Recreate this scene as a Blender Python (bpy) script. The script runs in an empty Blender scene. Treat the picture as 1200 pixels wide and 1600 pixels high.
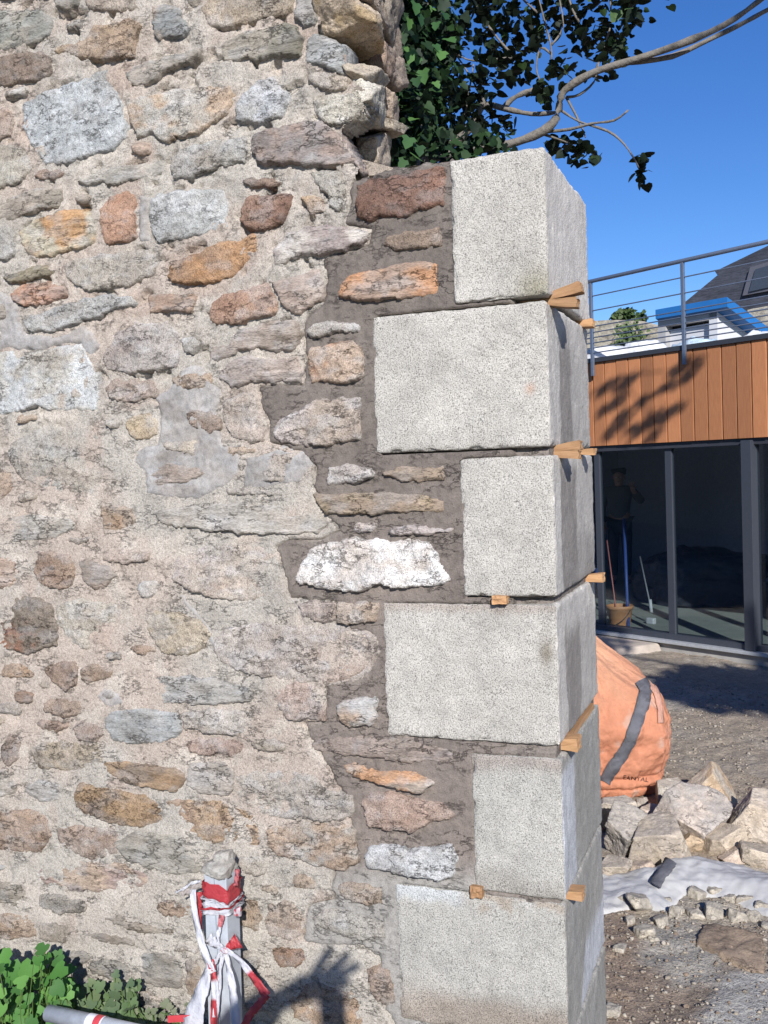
import bpy, bmesh, math, random
import numpy as np
from mathutils import Vector, Matrix

# ------------------------------------------------------------------ camera, world, sun, exposure
scene = bpy.context.scene
COL = scene.collection
FPX = 1555.05
CAM = np.array([0.5414, -2.6418, 1.5])
def cam_axes(yaw=-0.3705, pitch=-0.0423, roll=-0.0366):
    cy, sy, cp, sp = math.cos(yaw), math.sin(yaw), math.cos(pitch), math.sin(pitch)
    f = np.array([sy*cp, cy*cp, sp]); r = np.array([cy, -sy, 0.0]); u = np.cross(r, f)
    return math.cos(roll)*r+math.sin(roll)*u, -math.sin(roll)*r+math.cos(roll)*u, f
CR, CU, CF = cam_axes()
cd = bpy.data.cameras.new('camera'); cam = bpy.data.objects.new('camera', cd); COL.objects.link(cam)
cd.sensor_fit = 'VERTICAL'; cd.sensor_height = 24.0; cd.lens = 24.0*FPX/1600.0
cd.clip_start = 0.02; cd.clip_end = 2000.0
cam.matrix_world = Matrix([[CR[0], CU[0], -CF[0], CAM[0]], [CR[1], CU[1], -CF[1], CAM[1]],
                           [CR[2], CU[2], -CF[2], CAM[2]], [0, 0, 0, 1]])
scene.camera = cam

SUN = np.array([-0.377, 0.799, -0.469]); SUN /= np.linalg.norm(SUN)     # direction the light travels
world = bpy.data.worlds.new('World'); scene.world = world; world.use_nodes = True
wn = world.node_tree.nodes; wl = world.node_tree.links
bg = wn['Background']
sky = wn.new('ShaderNodeTexSky'); sky.sky_type = 'NISHITA'; sky.sun_disc = False
sky.sun_elevation = math.asin(-SUN[2]); sky.sun_rotation = math.atan2(-SUN[0], -SUN[1])
sky.altitude = 100; sky.air_density = 1.0; sky.dust_density = 0.0; sky.ozone_density = 6.0
hsv = wn.new('ShaderNodeHueSaturation'); hsv.inputs['Saturation'].default_value = 1.17; hsv.inputs['Hue'].default_value = 0.512
wl.new(sky.outputs['Color'], hsv.inputs['Color']); wl.new(hsv.outputs['Color'], bg.inputs['Color']); bg.inputs['Strength'].default_value = 0.1
sl = bpy.data.lights.new('sun', 'SUN'); sl.energy = 5.0; sl.angle = math.radians(0.5); sl.color = (1.0, 0.975, 0.945)
so = bpy.data.objects.new('sun', sl); COL.objects.link(so)
so.rotation_mode = 'QUATERNION'; so.rotation_quaternion = Vector(SUN).to_track_quat('-Z', 'Y')
so.location = (6, -10, 9)
vs = scene.view_settings; vs.view_transform = 'Standard'; vs.look = 'None'; vs.exposure = 0.42; vs.gamma = 1.0
vs.use_curve_mapping = False
scene.render.resolution_x = 768; scene.render.resolution_y = 1024

# ------------------------------------------------------------------ helpers
def ray(u, v): return CF+CR*((u-600)/FPX)-CU*((v-800)/FPX)
def at_y(u, v, y): d = ray(u, v); return CAM+d*((y-CAM[1])/d[1])
def at_x(u, v, x): d = ray(u, v); return CAM+d*((x-CAM[0])/d[0])
def at_z(u, v, z): d = ray(u, v); return CAM+d*((z-CAM[2])/d[2])
def at_plane(u, v, p, n): d = ray(u, v); return CAM+d*(np.dot(p-CAM, n)/np.dot(d, n))
KALB = 0.76
SAT = 0.82
def lin(c):
    c = np.array(c, float)/255.0
    return np.where(c <= 0.04045, c/12.92, ((c+0.055)/1.055)**2.4)
def A(*c):
    c = lin(c)*KALB; g = c.mean(); return g+(c-g)*SAT                      # a colour as it looks in full sun -> surface colour
def A4(*c): return tuple(A(*c))+(1.0,)

_rng = np.random.RandomState(7)
_perm = _rng.permutation(256); _perm = np.concatenate([_perm, _perm, _perm])
_g = _rng.normal(size=(256, 3)); _g = (_g/np.linalg.norm(_g, axis=1)[:, None]).astype(np.float32)
def perlin(p):
    p = np.asarray(p, np.float32); fl = np.floor(p); i = fl.astype(np.int32); f = p-fl; w = f*f*f*(f*(f*6-15)+10); i &= 255
    out = 0
    for dx in (0, 1):
        for dy in (0, 1):
            for dz in (0, 1):
                h = _perm[_perm[_perm[(i[..., 0]+dx) & 255]+((i[..., 1]+dy) & 255)]+((i[..., 2]+dz) & 255)]
                g = _g[h]
                dot = g[..., 0]*(f[..., 0]-dx)+g[..., 1]*(f[..., 1]-dy)+g[..., 2]*(f[..., 2]-dz)
                wx = w[..., 0] if dx else 1-w[..., 0]; wy = w[..., 1] if dy else 1-w[..., 1]; wz = w[..., 2] if dz else 1-w[..., 2]
                out = out+dot*wx*wy*wz
    return np.asarray(out, float)*1.5
def fbm(p, o=4, g=0.5):
    p = np.asarray(p, float); s = 0; a = 1.0
    for k in range(o):
        s = s+a*perlin(p*(2.03**k)+k*17.3); a *= g
    return s
def sst(a, b, x): t = np.clip((x-a)/(b-a), 0, 1); return t*t*(3-2*t)

def new_mesh(name, V, F, smooth=True, col=None):
    V = np.asarray(V, np.float32); me = bpy.data.meshes.new(name)
    if isinstance(F, np.ndarray):
        k = F.shape[1]; n = len(F)
        me.vertices.add(len(V)); me.vertices.foreach_set('co', V.ravel())
        me.loops.add(n*k); me.loops.foreach_set('vertex_index', F.astype(np.int32).ravel())
        me.polygons.add(n); me.polygons.foreach_set('loop_start', np.arange(0, n*k, k, dtype=np.int32))
        me.update(calc_edges=True)
    else:
        me.from_pydata(V.tolist(), [], [list(f) for f in F]); me.update()
    if smooth: me.polygons.foreach_set('use_smooth', np.ones(len(me.polygons), bool))
    if col is not None:
        a = me.color_attributes.new('tone', 'FLOAT_COLOR', 'POINT')
        c = np.ones((len(V), 4), np.float32); c[:, :3] = col; a.data.foreach_set('color', c.ravel())
    me.validate(); return me
def put(name, me, mat, parent=None, **kw):
    o = bpy.data.objects.new(name, me); COL.objects.link(o)
    if mat is not None: me.materials.append(mat)
    if parent is not None: o.parent = parent
    for k, v in kw.items(): o[k] = v
    return o
def empty(name, loc, label, cat, group=None):
    o = bpy.data.objects.new(name, None); COL.objects.link(o); o.location = loc; o.empty_display_size = 0.1
    o['label'] = label; o['category'] = cat
    if group: o['group'] = group
    return o
def tag(o, label, cat, group=None, kind=None):
    if label: o['label'] = label
    if cat: o['category'] = cat
    if group: o['group'] = group
    if kind: o['kind'] = kind
    return o
class MB:                                          # collects simple shapes into one mesh
    def __init__(s): s.v = []; s.f = []
    def add(s, V, F):
        n = len(s.v); s.v += [tuple(map(float, p)) for p in V]; s.f += [tuple(i+n for i in f) for f in F]; return s
    def hexa(s, P):                                # 8 points: bottom 4 then top 4
        return s.add(P, [(3, 2, 1, 0), (4, 5, 6, 7), (0, 1, 5, 4), (1, 2, 6, 5), (2, 3, 7, 6), (3, 0, 4, 7)])
    def box(s, o, ax, ay, az):                     # origin corner plus three edge vectors
        o, ax, ay, az = map(lambda q: np.array(q, float), (o, ax, ay, az))
        return s.hexa([o, o+ax, o+ax+ay, o+ay, o+az, o+ax+az, o+ax+ay+az, o+ay+az])
    def tube(s, pts, rad, n=8, cap=True):
        pts = [np.array(p, float) for p in pts]; rad = [rad]*len(pts) if np.isscalar(rad) else rad
        V = []; up = np.array([0.13, 0.21, 0.97])
        for i, p in enumerate(pts):
            t = pts[min(i+1, len(pts)-1)]-pts[max(i-1, 0)]; t = t/(np.linalg.norm(t)+1e-9)
            a = np.cross(t, up if abs(np.dot(t, up)) < .95 else np.array([1., 0, 0])); a /= np.linalg.norm(a); b = np.cross(t, a)
            for k in range(n):
                th = 2*math.pi*k/n; V.append(p+rad[i]*(a*math.cos(th)+b*math.sin(th)))
        F = [(i*n+k, i*n+(k+1) % n, (i+1)*n+(k+1) % n, (i+1)*n+k) for i in range(len(pts)-1) for k in range(n)]
        if cap: F += [tuple(range(n))[::-1], tuple(range((len(pts)-1)*n, len(pts)*n))]
        return s.add(V, F)
    def build(s, name, mat, parent=None, smooth=False, bevel=0, org=None, **kw):
        V = np.array(s.v)
        if parent is not None and org is None: org = parent_world(parent)
        if org is not None: V = V-np.array(org)
        me = new_mesh(name, V, s.f, smooth)
        o = put(name, me, mat, parent, **kw)
        if bevel:
            m = o.modifiers.new('bevel', 'BEVEL'); m.width = bevel; m.segments = 2; m.limit_method = 'ANGLE'
        return o
def parent_world(p):
    q = np.zeros(3)
    while p is not None: q = q+np.array(p.location); p = p.parent
    return q

# ------------------------------------------------------------------ materials
def mat_new(name):
    m = bpy.data.materials.new(name); m.use_nodes = True; nt = m.node_tree
    return m, nt.nodes, nt.links, nt.nodes['Principled BSDF']
def N(nodes, t, **kw):
    n = nodes.new(t)
    for k, v in kw.items():
        if k in n.inputs.keys(): n.inputs[k].default_value = v
        else: setattr(n, k, v)
    return n
def noise(nodes, links, vec, scale, detail=3, rough=0.55):
    n = nodes.new('ShaderNodeTexNoise'); n.inputs['Scale'].default_value = scale
    n.inputs['Detail'].default_value = detail; n.inputs['Roughness'].default_value = rough
    links.new(vec, n.inputs['Vector']); return n.outputs['Fac']
def ramp(nodes, links, fac, stops):
    r = nodes.new('ShaderNodeValToRGB'); e = r.color_ramp.elements
    while len(e) < len(stops): e.new(0.5)
    for i, (p, c) in enumerate(stops):
        e[i].position = p; e[i].color = (c, c, c, 1) if np.isscalar(c) else (tuple(c)+(1,))[:4]
    links.new(fac, r.inputs['Fac']); return r.outputs['Color']
def mixc(nodes, links, mode, fac, a, b):
    m = nodes.new('ShaderNodeMix'); m.data_type = 'RGBA'; m.blend_type = mode
    for sock, val in ((m.inputs[0], fac), (m.inputs[6], a), (m.inputs[7], b)):
        if isinstance(val, bpy.types.NodeSocket): links.new(val, sock)
        else: sock.default_value = val
    return m.outputs[2]
def bump(nodes, links, h, dist, strength=1.0, nrm=None):
    b = nodes.new('ShaderNodeBump'); b.inputs['Distance'].default_value = dist; b.inputs['Strength'].default_value = strength
    links.new(h, b.inputs['Height'])
    if nrm is not None: links.new(nrm, b.inputs['Normal'])
    return b.outputs['Normal']
def mineral(name, crev=0.0, fine=330, grain=0.45, coarse=45, rough=0.92, b1=0.004, b2=0.0015, base=None, speck=None, stretch=None):
    m, n, l, p = mat_new(name)
    tc = n.new('ShaderNodeTexCoord'); vec = tc.outputs['Object']
    if stretch:
        mp = n.new('ShaderNodeMapping'); mp.inputs['Scale'].default_value = stretch; l.new(vec, mp.inputs['Vector']); vec2 = mp.outputs['Vector']
    else: vec2 = vec
    if base is None:
        at = n.new('ShaderNodeAttribute'); at.attribute_name = 'tone'; c = at.outputs['Color']
    else:
        rgb = n.new('ShaderNodeRGB'); rgb.outputs[0].default_value = base; c = rgb.outputs[0]
    f1 = noise(n, l, vec2, fine, 3, 0.7); f2 = noise(n, l, vec2, coarse, 5, 0.62); f3 = noise(n, l, vec, 9, 4, 0.6)
    c = mixc(n, l, 'MULTIPLY', 1.0, c, ramp(n, l, f1, [(0.30, 1-grain), (0.5, 1.0), (0.72, 1+grain*.6)]))
    c = mixc(n, l, 'MULTIPLY', 1.0, c, ramp(n, l, f2, [(0.28, 0.70), (0.5, 1.0), (0.75, 1.16)]))
    c = mixc(n, l, 'MULTIPLY', 1.0, c, ramp(n, l, f3, [(0.3, 0.86), (0.5, 1.0), (0.7, 1.1)]))
    if speck:
        v = n.new('ShaderNodeTexVoronoi'); v.inputs['Scale'].default_value = speck; l.new(vec, v.inputs['Vector'])
        sp = ramp(n, l, v.outputs['Distance'], [(0.10, 1.0), (0.2, 0.0)])
        g = noise(n, l, vec, speck*.35, 2); gm = ramp(n, l, g, [(0.55, 0.0), (0.62, 1.0)])
        k = mixc(n, l, 'MULTIPLY', 1.0, sp, gm)
        c = mixc(n, l, 'MIX', k, c, mixc(n, l, 'MULTIPLY', 1.0, c, (1.5, 1.5, 1.5, 1)))
    l.new(c, p.inputs['Base Color']); p.inputs['Roughness'].default_value = rough
    p.inputs['Specular IOR Level'].default_value = 0.25
    nr = bump(n, l, f2, b1); nr = bump(n, l, f1, b2, 1.0, nr)
    if crev:
        mq = n.new('ShaderNodeMapping'); mq.inputs['Scale'].default_value = (.6, 1, 1.35); mq.inputs['Rotation'].default_value = (0, .12, 0); l.new(vec, mq.inputs['Vector'])
        f4 = noise(n, l, mq.outputs['Vector'], 15, 7, .68); msk = ramp(n, l, noise(n, l, vec, 11, 3), [(.44, 0.0), (.60, 1.0)])
        line = ramp(n, l, f4, [(.484, 0.0), (.498, 1.0), (.502, 1.0), (.516, 0.0)])
        line = mixc(n, l, 'MULTIPLY', 1.0, line, msk)
        c = mixc(n, l, 'MIX', mixc(n, l, 'MULTIPLY', 1.0, line, (crev, crev, crev, 1)), c, mixc(n, l, 'MULTIPLY', 1.0, c, (.42, .39, .37, 1)))
        l.new(c, p.inputs['Base Color'])
        iv_ = n.new('ShaderNodeInvert'); l.new(line, iv_.inputs['Color']); nr = bump(n, l, iv_.outputs['Color'], .003, 1.0, nr)
    l.new(nr, p.inputs['Normal'])
    return m
def plain(name, c, rough=0.6, metal=0.0, spec=0.4, var=0.12, scale=30, b=0.0):
    m, n, l, p = mat_new(name); tc = n.new('ShaderNodeTexCoord')
    f = noise(n, l, tc.outputs['Object'], scale, 4, 0.6)
    col = mixc(n, l, 'MULTIPLY', 1.0, tuple(c)[:3]+(1,), ramp(n, l, f, [(0.3, 1-var), (0.5, 1.0), (0.7, 1+var)]))
    l.new(col, p.inputs['Base Color']); p.inputs['Roughness'].default_value = rough; p.inputs['Metallic'].default_value = metal
    p.inputs['Specular IOR Level'].default_value = spec
    if b: l.new(bump(n, l, f, b), p.inputs['Normal'])
    return m

M_granite = mineral('rough_granite_stone', .8, fine=300, grain=0.6, coarse=75, b1=0.006, b2=0.0011)
M_schist = mineral('layered_schist_stone', .9, fine=260, grain=0.5, coarse=40, b1=0.009, b2=0.0014, stretch=(0.45, 1, 1.6))
M_mortar = mineral('old_sand_mortar', .22, fine=320, grain=0.6, coarse=110, b1=0.005, b2=0.0014, speck=140)
M_fresh = mineral('fresh_damp_mortar', .25, fine=260, grain=0.34, coarse=48, b1=0.006, b2=0.0014, speck=110)
M_cement = mineral('grey_cement', fine=300, grain=0.3, coarse=55, b1=0.003, b2=0.0012, speck=130)
M_rock = mineral('quarried_rubble', .2, fine=160, grain=0.3, coarse=22, b1=0.008, b2=0.002)
M_earth = mineral('trampled_earth', fine=120, grain=0.4, coarse=28, b1=0.02, b2=0.006)

def granite_block_material():
    m, n, l, p = mat_new('bush_hammered_granite'); tc = n.new('ShaderNodeTexCoord'); vec = tc.outputs['Object']
    at = n.new('ShaderNodeAttribute'); at.attribute_name = 'tone'
    a = noise(n, l, vec, 300, 2, 0.6); b = noise(n, l, vec, 200, 2, 0.5); d = noise(n, l, vec, 420, 2, 0.6); big = noise(n, l, vec, 6, 4)
    hm = n.new('ShaderNodeAttribute'); hm.attribute_name = 'hammered'; ham = hm.outputs['Fac']
    c = mixc(n, l, 'MULTIPLY', ham, at.outputs['Color'], ramp(n, l, a, [(0.33, 0.34), (0.43, 0.78), (0.52, 1.05), (0.7, 1.2)]))
    c = mixc(n, l, 'MULTIPLY', ham, c, ramp(n, l, b, [(0.28, 0.62), (0.40, 1.0), (0.7, 1.06)]))
    c = mixc(n, l, 'MULTIPLY', 1.0, c, ramp(n, l, d, [(0.3, 0.8), (0.5, 1.0), (0.7, 1.12)]))
    c = mixc(n, l, 'MULTIPLY', 1.0, c, ramp(n, l, big, [(0.28, 0.84), (0.7, 1.08)]))
    c = mixc(n, l, 'MULTIPLY', 1.0, c, ramp(n, l, noise(n, l, vec, 26, 5, .65), [(0.3, 0.86), (0.5, 1.0), (0.7, 1.07)]))
    l.new(c, p.inputs['Base Color']); p.inputs['Roughness'].default_value = 0.85; p.inputs['Specular IOR Level'].default_value = 0.3
    nr = bump(n, l, a, 0.0012); nr = bump(n, l, noise(n, l, vec, 70, 4, 0.65), 0.004, 1.0, nr); l.new(nr, p.inputs['Normal'])
    return m
M_quoin = granite_block_material()

# ------------------------------------------------------------------ wall data, traced in photo pixels on the wall plane
# (style, colour, second colour, proudness mm, smear 0..1, outline)
G, SC, CR_ = 'granite', 'schist', 'crumbly'
STONES = [
 (SC,(165,160,145),(150,150,140),8,.2,[(-20,15),(60,10),(82,30),(80,55),(40,75),(-20,82)]),
 (SC,(135,138,132),(160,155,145),8,.1,[(82,-12),(125,-10),(122,8),(105,18),(88,12)]),
 (G,(180,160,140),(165,150,135),6,.3,[(128,-12),(205,-12),(215,12),(190,20),(135,16)]),
 (G,(160,128,100),(145,125,108),10,.15,[(-20,95),(20,82),(65,78),(80,88),(80,115),(60,125),(0,135),(-20,135)]),
 (G,(192,164,128),(178,152,125),10,.15,[(85,68),(130,62),(142,40),(160,38),(205,28),(222,38),(215,60),(212,90),(160,97),(115,88),(85,82)]),
 (SC,(150,152,150),(172,150,130),9,.1,[(235,8),(260,3),(280,12),(285,28),(300,40),(295,55),(250,66),(241,55),(240,30)]),
 (G,(186,166,140),(175,160,140),12,.2,[(308,-20),(400,-20),(460,-20),(462,15),(440,27),(400,33),(350,45),(322,38),(310,15)]),
 (SC,(140,136,120),(165,155,138),20,.05,[(342,80),(347,65),(385,48),(425,40),(450,36),(465,42),(473,58),(472,88),(455,92),(430,88),(400,98),(365,97),(350,95)]),
 (SC,(150,148,138),(172,162,148),14,.1,[(195,125),(192,112),(210,100),(255,88),(300,80),(320,72),(318,88),(300,100),(265,112),(240,128),(205,136)]),
 (G,(190,194,194),(172,172,168),18,.05,[(35,160),(45,155),(90,135),(140,120),(152,108),(165,108),(168,125),(185,150),(190,165),(198,200),(195,220),(175,235),(140,245),(100,258),(70,257),(50,235),(38,215),(33,190)]),
 (G,(196,188,174),(196,168,138),15,.1,[(200,150),(235,150),(260,140),(330,132),(362,130),(365,150),(355,180),(330,195),(310,210),(260,225),(245,218),(240,210),(215,215),(203,190),(200,165)]),
 (G,(198,200,202),(182,180,176),14,.1,[(367,190),(370,165),(385,145),(405,122),(425,118),(440,130),(450,160),(440,185),(420,190),(400,195),(375,194)]),
 (G,(180,175,164),(168,160,148),14,.1,[(268,270),(268,245),(290,228),(340,218),(385,212),(383,255),(360,258),(320,270),(285,282),(268,280)]),
 (G,(172,142,120),(160,135,118),12,.1,[(52,275),(60,265),(90,263),(104,268),(95,280),(65,283)]),
 (G,(192,162,140),(180,160,145),8,.2,[(-15,160),(15,170),(22,190),(18,212),(0,220),(-15,220)]),
 (G,(184,176,160),(172,164,150),8,.2,[(-15,226),(25,223),(45,240),(50,262),(30,285),(0,297),(-15,297)]),
 (SC,(152,142,126),(168,156,140),14,.1,[(-15,318),(20,304),(60,293),(98,292),(100,308),(95,322),(55,332),(20,345),(-15,343)]),
 (SC,(168,162,150),(182,174,160),12,.2,[(120,288),(130,278),(165,270),(170,262),(215,255),(250,248),(262,262),(240,278),(200,282),(180,292),(160,285),(140,292)]),
 (SC,(200,188,160),(205,158,105),14,.05,[(28,360),(50,345),(95,328),(130,325),(146,340),(151,375),(143,385),(110,392),(80,402),(45,402),(32,380)]),
 (G,(200,154,122),(188,150,125),13,.05,[(152,325),(175,305),(195,298),(211,300),(212,370),(200,378),(170,385),(159,375),(155,350)]),
 (G,(206,206,202),(186,186,182),15,.02,[(234,312),(250,302),(300,295),(350,292),(355,320),(356,358),(310,370),(245,380),(236,365),(232,340)]),
 (G,(178,172,160),(165,158,148),10,.2,[(-15,352),(15,352),(26,365),(28,395),(10,410),(-15,410)]),
 (SC,(168,164,155),(155,152,146),12,.1,[(463,-20),(494,-20),(496,20),(494,45),(476,42),(460,30),(464,10)]),
 (SC,(176,178,176),(164,164,160),16,.05,[(477,60),(490,52),(515,58),(533,70),(540,100),(543,118),(520,112),(495,100),(476,98)]),
 (CR_,(196,180,158),(180,164,145),8,.2,[(485,106),(520,114),(542,120),(540,140),(520,144),(490,136),(480,121)]),
 (CR_,(212,204,186),(196,186,166),16,.1,[(488,147),(535,145),(562,140),(570,160),(560,182),(545,195),(515,200),(495,185),(487,165)]),
 (SC,(168,146,132),(150,140,134),24,.03,[(393,215),(400,205),(440,197),(480,187),(505,188),(525,205),(540,225),(555,250),(563,266),(545,256),(520,258),(480,262),(455,256),(430,259),(408,258),(396,240)]),
 (G,(188,182,168),(175,168,155),10,.15,[(480,266),(500,262),(533,264),(538,290),(536,320),(528,332),(515,322),(512,300),(492,288)]),
 (G,(208,174,134),(190,165,140),11,.05,[(468,306),(490,300),(503,312),(509,332),(485,339),(476,325)]),
 (G,(146,110,90),(165,130,108),16,.02,[(378,320),(385,306),(420,303),(455,302),(457,315),(445,345),(425,360),(405,365),(385,358),(376,345)]),
 (G,(160,132,114),(150,128,112),10,.1,[(375,285),(390,277),(425,278),(440,283),(430,294),(395,293)]),
 (SC,(172,156,148),(202,192,180),18,.03,[(425,415),(430,385),(445,367),(480,354),(520,350),(545,355),(575,360),(577,375),(560,385),(530,395),(500,400),(470,398),(450,408),(435,415)]),
 (G,(152,114,94),(138,106,90),14,.0,[(556,290),(575,281),(620,272),(660,262),(688,256),(697,259),(696,320),(670,325),(640,335),(600,342),(575,348),(560,340),(557,315)]),
 (G,(152,130,110),(138,118,102),6,.15,[(597,385),(600,370),(640,360),(690,355),(694,370),(691,388),(650,390),(620,395)]),
 (SC,(206,150,104),(178,150,128),16,.0,[(527,462),(530,445),(545,430),(580,420),(640,408),(684,410),(685,455),(683,463),(640,466),(600,470),(575,472),(545,470)]),
 (G,(192,146,100),(170,134,100),15,.03,[(263,430),(270,410),(300,395),(340,378),(398,364),(402,390),(372,425),(345,443),(295,447),(268,442)]),
 (G,(192,154,126),(178,140,115),15,.03,[(325,490),(330,470),(350,458),(390,450),(398,442),(420,442),(433,465),(436,485),(420,492),(385,503),(340,511),(328,500)]),
 (SC,(184,164,150),(196,176,160),13,.08,[(400,440),(430,434),(470,425),(500,420),(505,440),(503,470),(480,480),(470,492),(442,485),(436,462),(424,440)]),
 (SC,(162,146,130),(178,164,152),15,.05,[(326,555),(332,542),(355,535),(375,515),(420,500),(460,500),(470,515),(472,540),(455,549),(430,551),(405,546),(375,549),(350,563),(335,562)]),
 (SC,(180,164,152),(172,160,154),14,.06,[(340,577),(355,567),(385,553),(420,560),(465,557),(470,580),(470,597),(430,598),(395,600),(360,608),(345,595)]),
 (G,(202,196,186),(185,176,166),12,.02,[(480,515),(490,505),(520,500),(545,502),(565,507),(560,520),(530,522),(500,528),(485,525)]),
 (G,(204,176,150),(196,150,116),15,.02,[(477,550),(485,540),(520,537),(550,533),(565,540),(570,570),(568,592),(540,600),(510,597),(485,600),(478,575)]),
 (G,(198,184,174),(186,168,150),15,.02,[(428,665),(435,655),(460,645),(475,632),(495,622),(530,620),(563,622),(563,660),(565,687),(530,692),(500,697),(455,695),(435,690),(428,680)]),
 (CR_,(188,176,164),(178,160,146),7,.4,[(350,622),(395,607),(404,630),(413,660),(416,688),(390,693),(365,690),(352,668),(345,645)]),
 (G,(206,196,186),(190,178,168),11,.02,[(510,728),(545,726),(575,730),(588,742),(570,752),(530,757),(510,760)]),
 (SC,(162,140,116),(150,132,114),6,.1,[(597,735),(620,728),(695,727),(695,752),(660,756),(620,752),(602,745)]),
 (SC,(172,150,118),(160,138,116),8,.08,[(485,772),(520,770),(600,768),(660,772),(695,782),(690,800),(640,803),(560,804),(510,803),(490,785)]),
 (CR_,(202,190,178),(190,176,162),10,.3,[(380,745),(395,718),(430,706),(465,706),(485,722),(488,745),(470,755),(430,752),(400,755)]),
 (G,(200,186,176),(190,174,164),8,.05,[(547,822),(555,816),(588,817),(591,825),(575,834),(550,832)]),
 (SC,(186,172,164),(176,160,150),9,.02,[(604,830),(612,820),(650,818),(680,825),(708,824),(705,832),(670,836),(610,835)]),
 (CR_,(236,230,222),(212,200,188),16,.0,[(462,905),(470,880),(485,855),(520,845),(545,840),(580,840),(610,843),(650,840),(670,848),(685,870),(697,890),(702,908),(690,915),(655,917),(620,922),(600,912),(560,923),(520,925),(490,918),(468,915)]),
 (G,(196,178,160),(184,162,140),12,.02,[(526,940),(555,938),(592,942),(590,975),(560,978),(525,974)]),
 (G,(196,178,166),(186,170,160),7,.3,[(465,945),(490,938),(520,942),(521,970),(500,973),(475,962)]),
 (G,(202,190,178),(190,176,164),9,.25,[(352,1000),(370,980),(420,975),(470,980),(520,978),(555,985),(575,1000),(577,1025),(565,1045),(545,1060),(510,1068),(470,1062),(420,1055),(380,1045),(355,1030)]),
 (G,(198,174,158),(190,176,166),8,.2,[(430,1085),(450,1067),(480,1067),(498,1090),(505,1125),(480,1122),(455,1125),(440,1105)]),
 (SC,(186,182,176),(184,158,134),11,.02,[(524,1098),(540,1090),(570,1087),(590,1092),(592,1125),(580,1135),(545,1137),(530,1125)]),
 (SC,(164,146,134),(150,134,122),6,.12,[(483,1165),(500,1152),(560,1150),(630,1152),(700,1168),(710,1180),(705,1195),(650,1192),(580,1185),(520,1178),(490,1175)]),
 (SC,(190,172,154),(202,150,104),14,.02,[(530,1192),(550,1190),(590,1205),(630,1205),(665,1215),(680,1225),(660,1240),(640,1235),(600,1228),(560,1215),(540,1208)]),
 (G,(190,166,150),(178,150,132),15,.02,[(566,1250),(575,1238),(610,1236),(650,1245),(690,1255),(715,1270),(705,1282),(680,1285),(650,1298),(610,1298),(575,1290),(566,1275)]),
 (G,(198,198,196),(186,184,182),16,.02,[(569,1335),(580,1320),(610,1317),(640,1325),(680,1322),(708,1322),(716,1345),(712,1370),(690,1376),(650,1370),(610,1362),(575,1358)]),
 (G,(176,156,134),(164,146,130),8,.1,[(526,1385),(540,1376),(570,1380),(598,1388),(598,1415),(570,1415),(535,1405)]),
 (CR_,(182,176,164),(168,160,150),6,.45,[(485,1432),(510,1420),(560,1427),(598,1442),(602,1468),(570,1470),(530,1463),(495,1450)]),
 (G,(172,146,124),(160,140,124),6,.15,[(572,1512),(590,1507),(610,1517),(616,1540),(618,1568),(600,1570),(580,1555)]),
 (G,(172,130,98),(160,130,105),8,.15,[(427,1485),(445,1480),(475,1482),(478,1500),(460,1512),(435,1508)]),
 (G,(196,170,144),(190,182,170),9,.2,[(422,1300),(430,1287),(470,1284),(530,1288),(546,1300),(550,1345),(530,1355),(490,1350),(440,1335),(424,1320)]),
 (G,(198,188,174),(186,176,164),7,.35,[(375,1215),(420,1202),(480,1207),(508,1232),(538,1240),(543,1265),(538,1275),(500,1278),(440,1275),(390,1265),(375,1240)]),
 (G,(196,166,132),(184,156,130),8,.2,[(255,1258),(290,1250),(350,1255),(403,1265),(402,1300),(395,1320),(340,1315),(290,1305),(258,1290)]),
 (G,(180,154,126),(170,148,126),6,.3,[(377,1405),(400,1408),(410,1430),(405,1455),(385,1450),(376,1440)]),
 (G,(186,164,144),(176,158,142),6,.35,[(418,1415),(450,1408),(470,1425),(470,1460),(440,1468),(420,1455)]),
 (SC,(134,124,100),(150,138,112),16,.02,[(2,435),(20,425),(60,412),(85,425),(75,432),(45,440),(20,446)]),
 (SC,(190,138,104),(176,142,118),15,.04,[(18,460),(30,447),(60,440),(98,445),(103,460),(90,470),(65,478),(40,480),(22,472)]),
 (G,(190,180,164),(178,168,154),13,.1,[(97,412),(110,402),(160,394),(230,388),(245,405),(240,432),(210,445),(170,452),(135,457),(115,445),(100,430)]),
 (G,(190,188,182),(176,174,168),14,.05,[(35,505),(50,492),(90,480),(120,470),(160,460),(210,462),(213,478),(180,485),(150,498),(120,505),(80,520),(45,518)]),
 (SC,(166,154,142),(172,144,122),15,.02,[(228,462),(240,458),(300,458),(309,462),(303,490),(270,488),(232,491)]),
 (CR_,(208,210,208),(196,190,178),17,.02,[(-15,550),(20,545),(27,560),(50,550),(100,537),(125,535),(140,555),(150,590),(155,615),(150,640),(120,642),(75,642),(60,635),(30,645),(-15,650),(-15,600)]),
 (G,(184,174,164),(172,160,152),13,.1,[(158,560),(165,535),(180,515),(215,502),(260,500),(280,520),(282,560),(275,578),(230,580),(195,583),(165,580)]),
 (G,(186,166,150),(176,158,146),10,.2,[(163,607),(180,592),(240,594),(250,607),(245,622),(215,628),(185,630),(170,622)]),
 (G,(202,178,140),(190,168,138),9,.15,[(195,665),(205,648),(230,643),(246,655),(248,680),(235,687),(210,688),(200,680)]),
 (G,(172,146,126),(160,140,124),9,.15,[(290,647),(305,637),(330,640),(345,655),(348,670),(330,680),(300,668)]),
 (SC,(178,162,148),(168,154,142),7,.35,[(224,737),(260,722),(310,727),(328,740),(300,753),(250,763),(227,755)]),
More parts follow.
